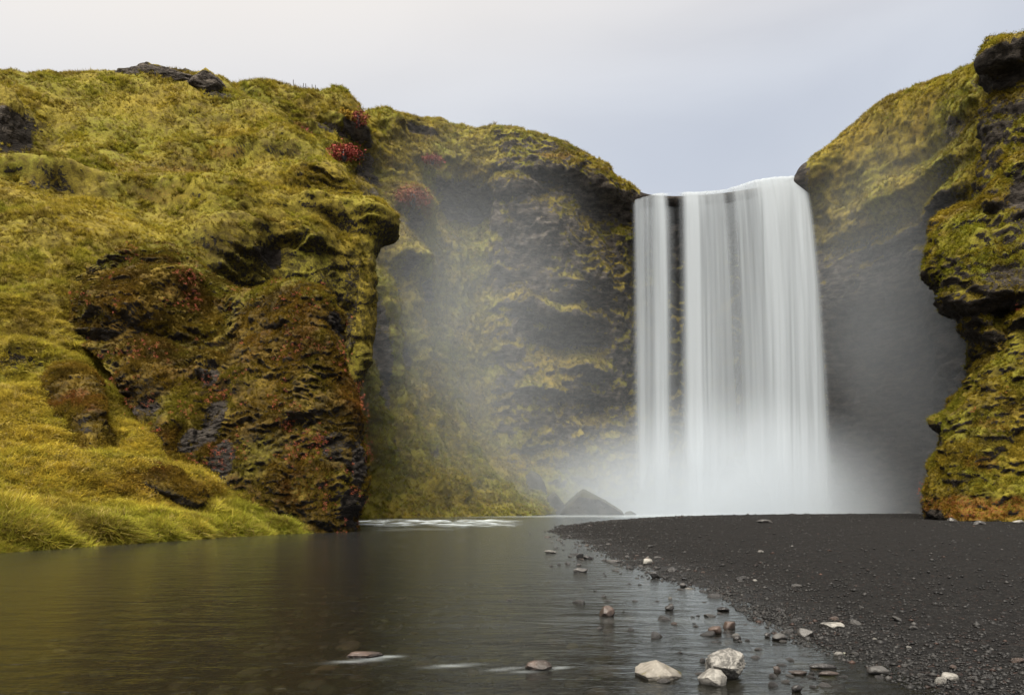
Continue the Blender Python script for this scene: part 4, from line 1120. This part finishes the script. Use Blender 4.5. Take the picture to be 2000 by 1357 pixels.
GRP = {0: 'small stones in the shallows', 1: 'small stones along the gravel shore'}
ks = np.array(['dark', 'grey', 'rust', 'pale'])
placed = []
tries = 0
while len(placed) < 230 and tries < 6000:
    tries += 1
    d = 6.0 * (38.0 / 6.0) ** (rng.random() ** 1.35)
    j = np.interp(d, shore[:14, 1], shore[:14, 0])
    wide = 0.55 if d > 13 else 0.95
    x = j + rng.normal(-0.15, wide) * (1 + d / 45)
    if d < 9.5 and rng.random() < 0.35:
        x = j + rng.uniform(-1.6, 1.2)
    s = float(np.clip(rng.lognormal(-3.05, 0.45), 0.025, 0.15)) * (0.75 + d / 22)
    if any((x - a) ** 2 + (d - b) ** 2 < (1.1 * (s + c_)) ** 2 for a, b, c_ in placed):
        continue
    pxx = 1000 + x / d * F
    if pxx > 2050:
        continue
    placed.append((x, d, s))
pz = ground_z(np.array([[p[0] for p in placed]]), np.array([[p[1] for p in placed]]))[0]
for (x, d, s), z in zip(placed, pz):
    kind = str(rng.choice(ks, p=[.50, .38, .08, .04]))
    on = 1 if z > 0.01 else 0
    z0 = max(z, -0.03) if on == 0 else z
    if z < -0.12:
        z0 = z + s * 0.2
        if z0 + s * 0.5 < 0.0:
            z0 = -s * 0.2
    o = bpy.data.objects.new('stone', meshes[kind][int(rng.integers(7))])
    o.location = (x, d, z0 + s * 0.12)
    o.rotation_euler = (rng.normal(0, .15), rng.normal(0, .15), rng.uniform(0, 6.28))
    o.scale = (s, s * rng.uniform(.7, 1.1), s * rng.uniform(.6, 1.0))
    link(o)
    tag(o, small_label(kind, on, d, s), 'stone', GRP[on])


# ------------------------------------------------------------------ scattered cover: grass, leaves, pebbles
def blade_proto(name, n, h, w, lean, seed, droop=0.5):
    r = np.random.default_rng(seed)
    V, Fc = [], []
    for k in range(n):
        a = r.uniform(0, 2 * math.pi)
        o = r.normal(0, 0.16, 2)
        L = h * r.uniform(.6, 1.15)
        ln = lean * r.uniform(.4, 1.2)
        dx, dy = math.cos(a), math.sin(a)
        sx, sy = -dy * w / 2, dx * w / 2
        b = len(V)
        for t, ww in ((0, 1.0), (0.5, 0.85), (1.0, 0.08)):
            cx, cy = o[0] + dx * ln * L * t ** 1.6, o[1] + dy * ln * L * t ** 1.6
            z = L * (t - droop * ln * t * t * 0.6)
            V += [(cx - sx * ww, cy - sy * ww, z), (cx + sx * ww, cy + sy * ww, z)]
        Fc += [(b, b + 1, b + 3, b + 2), (b + 2, b + 3, b + 5, b + 4)]
    me = bpy.data.meshes.new(name)
    raw_mesh(me, np.array(V), np.array(Fc), mat_leaf)
    return bpy.data.objects.new(name, me)


def leaf_proto(name, n, size, spread, seed, shade_or_droop=0.0):
    r = np.random.default_rng(seed)
    V, Fc = [], []
    for k in range(n):
        c = r.normal(0, spread, 3) * (1, 1, .6) + (0, 0, spread * .6 - shade_or_droop * r.random())
        u = r.normal(size=3)
        u /= np.linalg.norm(u)
        w = np.cross(u, r.normal(size=3))
        w /= np.linalg.norm(w)
        L = size * r.uniform(.7, 1.3)
        b = len(V)
        V += [c - u * L * .5, c + w * L * .3, c + u * L * .5, c - w * L * .3]
        Fc += [(b, b + 1, b + 2, b + 3)]
    me = bpy.data.meshes.new(name)
    raw_mesh(me, np.array(V), np.array(Fc), mat_leaf, smooth=False)
    return bpy.data.objects.new(name, me)


def scatter(name, pts, nrm, scl, tint, protos, label, cat, up=0.5, parent=None):
    n = len(pts)
    me = bpy.data.meshes.new(name)
    me.vertices.add(n)
    me.vertices.foreach_set('co', np.ascontiguousarray(pts, np.float32).ravel())
    d = nrm * (1 - up) + np.array([0, 0, up]) + rng.normal(0, .18, (n, 3))
    d /= np.linalg.norm(d, axis=1, keepdims=True)
    rot = np.stack([np.zeros(n), np.arccos(np.clip(d[:, 2], -1, 1)), np.arctan2(d[:, 1], d[:, 0])], -1)
    for nm, typ, key, arr in (('rot', 'FLOAT_VECTOR', 'vector', rot), ('scl', 'FLOAT', 'value', scl), ('tint', 'FLOAT_COLOR', 'color', np.concatenate([tint, np.ones((n, 1))], 1)), ('pick', 'INT', 'value', rng.integers(0, len(protos), n))):
        at = me.attributes.new(nm, typ, 'POINT')
        at.data.foreach_set(key, np.ascontiguousarray(arr, np.int32 if typ == 'INT' else np.float32).ravel())
    me.materials.append(mat_leaf)
    o = bpy.data.objects.new(name, me)
    link(o, parent)
    ng = bpy.data.node_groups.new(name, 'GeometryNodeTree')
    ng.interface.new_socket('Geometry', in_out='INPUT', socket_type='NodeSocketGeometry')
    ng.interface.new_socket('Geometry', in_out='OUTPUT', socket_type='NodeSocketGeometry')
    gi, go = ng.nodes.new('NodeGroupInput'), ng.nodes.new('NodeGroupOutput')
    jn = ng.nodes.new('GeometryNodeJoinGeometry')
    for pr_ in protos:
        oi = ng.nodes.new('GeometryNodeObjectInfo')
        oi.inputs['Object'].default_value = pr_
        oi.inputs['As Instance'].default_value = True
        ng.links.new(oi.outputs['Geometry'], jn.inputs[0])
    ip = ng.nodes.new('GeometryNodeInstanceOnPoints')

    def attr(nm, dt):
        a = ng.nodes.new('GeometryNodeInputNamedAttribute')
        a.data_type = dt
        a.inputs['Name'].default_value = nm
        return a.outputs['Attribute']

    ng.links.new(gi.outputs[0], ip.inputs['Points'])
    ng.links.new(jn.outputs[0], ip.inputs['Instance'])
    ip.inputs['Pick Instance'].default_value = True
    ng.links.new(attr('pick', 'INT'), ip.inputs['Instance Index'])
    ng.links.new(attr('rot', 'FLOAT_VECTOR'), ip.inputs['Rotation'])
    ng.links.new(attr('scl', 'FLOAT'), ip.inputs['Scale'])
    ng.links.new(ip.outputs[0], go.inputs[0])
    md = o.modifiers.new('scatter', 'NODES')
    md.node_group = ng
    return tag(o, label, cat, kind='stuff')


def sample(V, N, M, n, weight, shade_or_droop=None):
    weight = weight * (0.18 + sst(fbm(V, 2.2, 3, seed=93), -0.25, 0.3))
    """n random surface points, thinned by weight per cell"""
    du = V[:-1, 1:] - V[:-1, :-1]
    dv = V[1:, :-1] - V[:-1, :-1]
    area = np.linalg.norm(np.cross(du, dv), axis=-1)
    w = (area * weight[:-1, :-1]).ravel()
    w = w / w.sum()
    k = np.searchsorted(np.cumsum(w), rng.random(n)).clip(0, len(w) - 1)
    i, j = np.unravel_index(k, area.shape)
    a, b = rng.random((n, 1)), rng.random((n, 1))
    p = V[i, j] + du[i, j] * a + dv[i, j] * b
    if shade_or_droop is not None:
        return p, N[i, j], M[i, j], shade_or_droop[i, j]
    return p, N[i, j], M[i, j]


MOSS_ALL = np.array([MOSS_A[:3], MOSS_B[:3], MOSS_C[:3], DRY[:3], RUST[:3]])


SHADE_MOSS = np.array((0.055, 0.042, 0.010))  # dark tuft colour, carries the painted shade of upright faces


def tints(p, M, light=1.0, pal=None, shade_or_droop=None):
    MOSS_ = np.array([c[:3] for c in pal + (DRY, RUST)]) if pal else MOSS_ALL
    n = len(p)
    a = sst(fbm(p, 3.0, 4, seed=90) + 0.5 * fbm(p, 11.0, 3, seed=91) + rng.normal(0, .16, n), -0.3, 0.3)[:, None]
    c = MOSS_[1] * (1 - a) + MOSS_[0] * a
    for k, ch in ((2, 3), (3, 1), (4, 2)):
        f = (M[:, ch] * (rng.random(n) < 0.75) * rng.uniform(.4, 1, n))[:, None]
        c = c * (1 - f) + MOSS_[k] * f
    if shade_or_droop is not None:
        f = (shade_or_droop * rng.uniform(.5, 1, n))[:, None]
        c = c * (1 - f) + SHADE_MOSS * f
    gsh = sst(fbm(p, 6.0, 3, seed=92), 0.05, 0.4)[:, None]
    c = c * (1 - .5 * gsh) + MOSS_[2] * .5 * gsh
    straw = ((rng.random(n) < .14) * rng.uniform(.3, .9, n))[:, None]
    if pal is None:
        c = c * (1 - straw) + np.array((.26, .20, .075)) * straw
    return np.clip(c * light * rng.uniform(.7, 1.35, (n, 1)), 0, 1)


tufts = [blade_proto('grass_tuft', 16, 1.0, 0.09, 0.9, 500 + k) for k in range(4)]
longgrass = [blade_proto('grass_tuft', 22, 1.0, 0.045, 1.1, 520 + k, 0.7) for k in range(4)]
sprigs = [leaf_proto('leaf_sprig', 22, 0.34, 0.42, 540 + k) for k in range(4)]


def seen(V, d0, d1):
    px = V[..., 0] / np.maximum(V[..., 1], 1) * F + 1000
    return ((px > -160) & (px < 2160) & (V[..., 1] > d0) & (V[..., 1] < d1)).astype(float)


up_h = sst(Nh[..., 2], 0.05, 0.5)
w = seen(Vh, 40, 104) * up_h * (1 - 0.9 * sst(rock_h, .3, .7)) / np.maximum(Vh[..., 1], 20) ** 1.2
p, n_, M_, hg = sample(Vh, Nh, mask_h, 70000, w * (1 - .6 * shade_h), shade_h)
scatter('grass', p, n_, rng.uniform(.13, .40, len(p)) * (0.6 + 0.9 * sst(fbm(p, 5, 3, seed=94), -.3, .4)), tints(p, M_, 1.15, None, hg), tufts, 'olive and yellow grass covering the upper hillside', 'grass', .45)
w = seen(Vh, 15, 46) * sst(Nh[..., 2], 0.0, 0.3) * (0.35 + 0.65 * (1 - sst(z_h, 1.2, 2.4))) / np.maximum(Vh[..., 1], 15)
p, n_, M_ = sample(Vh, Nh, mask_h, 52000, w)
scatter('grass', p, n_, rng.uniform(.12, .44, len(p)) * (1.0 + .5 * (p[:, 2] < 1.6)) * (.6 + .8 * sst(fbm(p, 2.0, 3, seed=97), -.3, .35)), tints(p, M_, 1.45), longgrass, 'long pale green grass along the river bank', 'grass', .6)
w = seen(Vh, 15, 52) * sst(z_h, 1.2, 2.4) * (0.25 + sst(dry_h, .2, .7)) / np.maximum(Vh[..., 1], 15)
p, n_, M_ = sample(Vh, Nh, mask_h, 42000, w)
M_[:, 1] = np.maximum(M_[:, 1], .55)
scatter('low_plants', p, n_, rng.uniform(.12, .30, len(p)), tints(p, M_, 1.15), sprigs, 'yellow autumn leaves of low plants on the bank slope', 'plants', .5)

up_c = sst(Nc[..., 2], -0.05, 0.45)
w = seen(Vc, 60, 124) * up_c * (1 - 0.95 * sst(rock_c, .25, .6)) * (1 - sst(px_c, 1238, 1262) * (1 - sst(px_c, 1575, 1592))) * (1 - sst(wetwall, .2, .5))
p, n_, M_, hg = sample(Vc, Nc, mask_c, 52000, w * (1 - .5 * shade_c), shade_c)
scatter('grass', p, n_, rng.uniform(.25, .60, len(p)), tints(p, M_, 1.1, None, hg), tufts, 'short grass and moss on the ledges of the far cliff', 'grass', .4)

owner = {id(Vb): block, id(Vk): knob, id(Vp): hump, id(Vt): butt, id(Vf): foot_o, id(Vq): pillar}
for (V, N, M, cnt, smin, smax, lab) in (
        (Vb, Nb, Mb, 40000, .09, .24, 'brown and olive moss tufts and small leaves on the huge riverside outcrop'),
        (Vk, Nk, Mk, 4500, .10, .22, 'rusty moss tufts on the low rock in the bank slope'),
        (Vp, Np, Mp, 3500, .08, .18, 'dark brown moss tufts on the flat hump of the bank'),
        (Vt, Nt, Mt, 15000, .14, .34, 'bright moss tufts on the overhanging buttress'),
        (Vf, Nf, Mf, 17000, .12, .30, 'yellow green moss and leaves on the mossy slope behind the beach'),
        (Vq, Nq, Mq, 9000, .25, .5, 'grass and moss on the rock pillar')):
    w = seen(V, 20, 95) * sst(N[..., 2], -0.45, 0.35) * (1 - 0.95 * sst(M[..., 0], .3, .65))
    p, n_, M_ = sample(V, N, M, cnt, w)
    scatter('moss', p, n_, rng.uniform(smin, smax, cnt), tints(p, M_, 1.05, BROWN if V is Vb or V is Vk or V is Vp else OLIVE), tufts[:2] + sprigs[:2], lab, None, .3, owner[id(V)])

# loose gravel: far too much to count
def chip(seed):
    r = np.random.default_rng(seed)
    v = np.array([(1, 0, 0), (-1, 0, 0), (0, 1, 0), (0, -1, 0), (0, 0, .6), (0, 0, -.6), (.6, .6, .3), (-.6, .5, -.3)], float)[:6] * r.uniform(.6, 1.1, (6, 1))
    f = np.array([(0, 2, 4), (2, 1, 4), (1, 3, 4), (3, 0, 4), (2, 0, 5), (1, 2, 5), (3, 1, 5), (0, 3, 5)])
    me = bpy.data.meshes.new('gravel_chip')
    raw_mesh(me, v, f, mat_chip, smooth=False)
    return bpy.data.objects.new('gravel_chip', me)


mm = NT('gravel chips')
at = mm.n('ShaderNodeAttribute', attribute_name='tint', attribute_type='INSTANCER')
mm.surf(at.outputs['Color'], .6, spec=.3)
mat_chip = mm.m
chips = [chip(700 + k) for k in range(5)]
n = 90000
d = 5.0 * (95.0 / 5.0) ** rng.random(n)
x = d * rng.uniform(-.6, .85, n)
sdv = shore_sd(x, d)
den_ = np.exp(-np.maximum(sdv, 0) / (1.2 + d * .03)) * (sdv > -.2) + np.exp(-(sdv / (1.0 + d * .02)) ** 2) * (sdv <= -.2) * .7 + .08 * (sdv > 0) + .10 * (sdv < -.5) * (d < 14)
far_bar = np.exp(-((d - 58 - x * .9) / 10) ** 2) * (x < 20) * (sdv > 0)
keep = rng.random(n) < np.clip(den_ + far_bar, 0, 1)
x, d, sdv = x[keep], d[keep], sdv[keep]
x2, d2 = rng.uniform(1.9, 4.6, 9000), 5.6 * (13 / 5.6) ** rng.random(9000)
k2 = (rng.random(9000) < np.exp(-(shore_sd(x2, d2) / .55) ** 2) * sst(fbm(np.stack([x2, d2, 0 * x2], -1), .9, 3, seed=78), -.25, .25))
x, d = np.concatenate([x, x2[k2]]), np.concatenate([d, d2[k2]])
zg = ground_z(x[None], d[None])[0]
zg = np.where((zg < 0) & (zg > -.05), -.004, zg)
pp = np.stack([x, d, zg + .004], -1)
g_ = rng.lognormal(-4.6, .6, len(x))[:, None]
tn = np.clip(g_ * np.array((1.0, .94, .89)), .004, .09)
tn = np.where(rng.random((len(x), 1)) < .05, tn * np.array((1.5, .85, .65)), tn)
scatter('gravel', pp, np.tile((0, 0, 1.0), (len(x), 1)), np.clip(rng.lognormal(-4.2, .45, len(x)), .006, .05) * (0.7 + d / 16), tn, chips, 'loose wet gravel and pebbles along the river edge', 'gravel', .5)

# stones lying on the river bed, seen through the shallows
def cobble(seed):
    v, f = rock_verts(3, seed, 10, .6, .1, (1, .85, .5))
    me = bpy.data.meshes.new('bed_stone')
    raw_mesh(me, v, f, mat_chip)
    return bpy.data.objects.new('bed_stone', me)


n = 1300
d = 4.8 * (17.0 / 4.8) ** rng.random(n)
x = rng.uniform(-5.5, 3.6, n) * (.6 + d / 16)
ok = shore_sd(x, d) < -.1
x, d = x[ok], d[ok]
zg = ground_z(x[None], d[None])[0]
tn = rng.lognormal(-3.1, .5, (len(x), 1)) * np.array((1.0, .92, .72)) * rng.uniform(.85, 1.15, (len(x), 3))
sc_ = np.minimum(np.clip(rng.lognormal(-2.6, .45, len(x)), .03, .2), np.maximum(-zg * 1.1, .02))
scatter('riverbed_stones', np.stack([x, d, zg], -1), np.tile((0, 0, 1.0), (len(x), 1)), sc_, np.clip(tn, .02, .3), [cobble(800 + k) for k in range(4)], 'rounded stones lying under the shallow river water', 'stones', .8)

# red-leaved plants: little clusters on the rocks
RED = np.array((0.40, 0.11, 0.06))
for (V, N, M, cl, per, lab) in ((Vb, Nb, Mb, 260, 6, 'small pink and red leaf clusters dotted over the huge riverside outcrop'), (Vf, Nf, Mf, 40, 7, 'few orange leaf clusters on the mossy slope behind the beach')):
    w = seen(V, 20, 70) * sst(fbm(V, 2.6, 3, seed=95), -0.05, 0.35) * sst(N[..., 2], -.6, 0) * (1 - sst(N[..., 2], .35, .7))
    p0, n0, M0 = sample(V, N, M, cl, w)
    p = np.repeat(p0, per, 0) + rng.normal(0, .22, (cl * per, 3)) * (1, .4, 1.1)
    n_ = np.repeat(n0, per, 0)
    p = p + n_ * 0.10
    t_ = RED * rng.uniform(.55, 1.25, (cl * per, 1)) * np.array((1, 1, 1)) + rng.uniform(0, .03, (cl * per, 3))
    scatter('red_leaves', p, n_, rng.uniform(.07, .15, cl * per), t_, sprigs, lab, None, .1, owner[id(V)])


def bush(px, py, d, r, colr, name, label, cnt=420, sq=.6):
    c = P(px, py, d)
    cnt = int(cnt * 2.4)
    v = rng.normal(size=(cnt, 3))
    v /= np.linalg.norm(v, axis=1, keepdims=True)
    v *= rng.uniform(.6, 1.0, (cnt, 1)) ** .5
    V, Fc = [], []
    for q in range(cnt):
        cc = v[q] * np.array((r * 1.15, r * .7, r * sq * .8)) * (1 + .35 * rng.normal())
        u = rng.normal(size=3)
        u /= np.linalg.norm(u)
        k = np.cross(u, rng.normal(size=3))
        k /= np.linalg.norm(k)
        L = rng.uniform(.09, .20)
        b = len(V)
        V += [cc - u * L, cc + k * L * .6, cc + u * L, cc - k * L * .6]
        Fc.append((b, b + 1, b + 2, b + 3))
    mm = NT(name + ' leaves')
    vv = mm.coords()
    cl_ = mm.mix(mm.rng(mm.noise(vv, 2.5, 3), .3, .7), tuple(x * .5 for x in colr) + (1,), tuple(colr) + (1,))
    mm.surf(cl_, .9)
    root = link(bpy.data.objects.new(name, None))
    root.location = c
    tag(root, label, 'shrub')
    me = bpy.data.meshes.new('foliage')
    raw_mesh(me, np.array(V), np.array(Fc), mm.m, smooth=False)
    link(bpy.data.objects.new('foliage', me), root)
    sv, sf = ICO[3]
    sm = sv * np.array((r * .25, r * .2, r * sq * .9)) - np.array((0, 0, r * .3))
    me = bpy.data.meshes.new('stem')
    raw_mesh(me, sm, sf, mat_stone['dark'])
    link(bpy.data.objects.new('stem', me), root)
    return root


bush(672, 297, 91.0, 1.7, (.28, .05, .035), 'red_shrub', 'deep red shrub on the ridge beside the dark rock hollow', sq=.55)
bush(586, 262, 91.0, 1.2, (.24, .055, .04), 'red_shrub', 'dull red shrub below the skyline rock band', 300)
bush(806, 385, 98.5, 2.0, (.22, .07, .04), 'red_shrub', 'rust red shrub on the knob in the middle of the spur', 460, .7)
bush(845, 311, 107.5, 1.2, (.24, .055, .04), 'red_shrub', 'small red shrub at the lip of the wide rock hollow', 260, .5)
bush(700, 232, 95, 1.0, (.24, .06, .04), 'red_shrub', 'narrow red shrub under the bright yellow one', 220, 1.2)
bush(672, 225, 94, 0.9, (.36, .22, .02), 'yellow_shrub', 'bright yellow shrub high on the ridge', 220, .8)
bush(1897, 1038, 47, 0.55, (.12, .06, .015), 'dry_tussock', 'brown grass tussock on the beach in front of the mossy slope', 260, .45)
bush(1945, 1027, 50, 0.65, (.14, .07, .012), 'dry_tussock', 'orange and green tussock on the beach beside the slope foot', 300, .5)

# ------------------------------------------------------------------ fence posts on the skyline
mm = NT('weathered post')
mm.surf(mm.mix(mm.noise(mm.coords(), 6, 4), C(.03, .026, .022), C(.09, .08, .07)), .9)
for px, lab in ((574, 'thin fence post standing alone on the skyline'), (593, 'first of two fence posts close together on the skyline'), (596, 'second of two fence posts close together on the skyline'), (611, 'slim fence post near the hill shoulder on the skyline'), (615, 'last fence post towards the hill shoulder on the skyline')):
    j = np.argmin(np.abs(px_c - px) + 1000 * (Vc[..., 1] > 103) + 1000 * (z_c < 55))
    i, j = np.unravel_index(j, px_c.shape)
    colz = Vc[:, j]
    k = np.argmax((EYE + 0 * colz[:, 2]) * 0 + (colz[:, 2] - EYE) / colz[:, 1])
    b = colz[k]
    bm = bmesh.new()
    bmesh.ops.create_cone(bm, cap_ends=True, segments=8, radius1=.05, radius2=.045, depth=1.3)
    me = bpy.data.meshes.new('fence_post')
    bm.to_mesh(me)
    bm.free()
    me.materials.append(mm.m)
    o = link(bpy.data.objects.new('fence_post', me))
    o.location = (b[0], b[1], b[2] + .25)
    tag(o, lab, 'post', 'fence posts on the skyline')

# ------------------------------------------------------------------ air: even haze, and spray round the fall
mv, mf = ICO[4]
mist_c, mist_r = np.array((26.0, 101.0, 20.0)), np.array((66.0, 36.0, 50.0))
me = bpy.data.meshes.new('mist')
mm = NT('mist')
tc = mm.n('ShaderNodeNewGeometry').outputs['Position']


def puff(c, r, dens, pw=1.0):
    mp = mm.n('ShaderNodeVectorMath', {0: tc, 1: tuple(c)}, operation='SUBTRACT').outputs[0]
    sc = mm.n('ShaderNodeVectorMath', {0: mp, 1: tuple(1.0 / np.array(r))}, operation='MULTIPLY').outputs[0]
    ln = mm.n('ShaderNodeVectorMath', {0: sc}, operation='LENGTH').outputs['Value']
    return mm.math('MULTIPLY', mm.rng(ln, 1.0, 0.0), dens)


nn = mm.rng(mm.noise(tc, 0.055, 3, .5, .6), .25, .75, 0.65, 1.2)
base = puff((35, 113, -2), (34, 22, 25), 0.12)
skirt = puff((14, 108, -3), (36, 20, 22), 0.055)
mid = puff((-5, 97, 26), (24, 22, 38), 0.0125)
thin = puff((16, 106, 16), (36, 24, 32), 0.0035)
rgt = puff((60, 108, 36), (24, 22, 34), 0.012)
deep = puff((68, 104, 8), (22, 20, 34), 0.010)
low = puff((-14, 87, 14), (24, 18, 32), 0.009)
den = mm.math('MULTIPLY', mm.math('ADD', base, mm.math('ADD', mm.math('ADD', mid, mm.math('ADD', low, skirt)), mm.math('ADD', thin, mm.math('ADD', rgt, deep)))), nn)
pv = mm.n('ShaderNodeVolumePrincipled', {'Color': C(.80, .855, .92), 'Density': den, 'Anisotropy': 0.15})
mm.t.links.new(pv.outputs[0], mm.out.inputs['Volume'])
raw_mesh(me, mv * mist_r, mf, mm.m)
mo = link(bpy.data.objects.new('mist', me))
mo.location = mist_c
tag(mo, 'pale spray drifting from the foot of the waterfall', 'mist', kind='stuff')
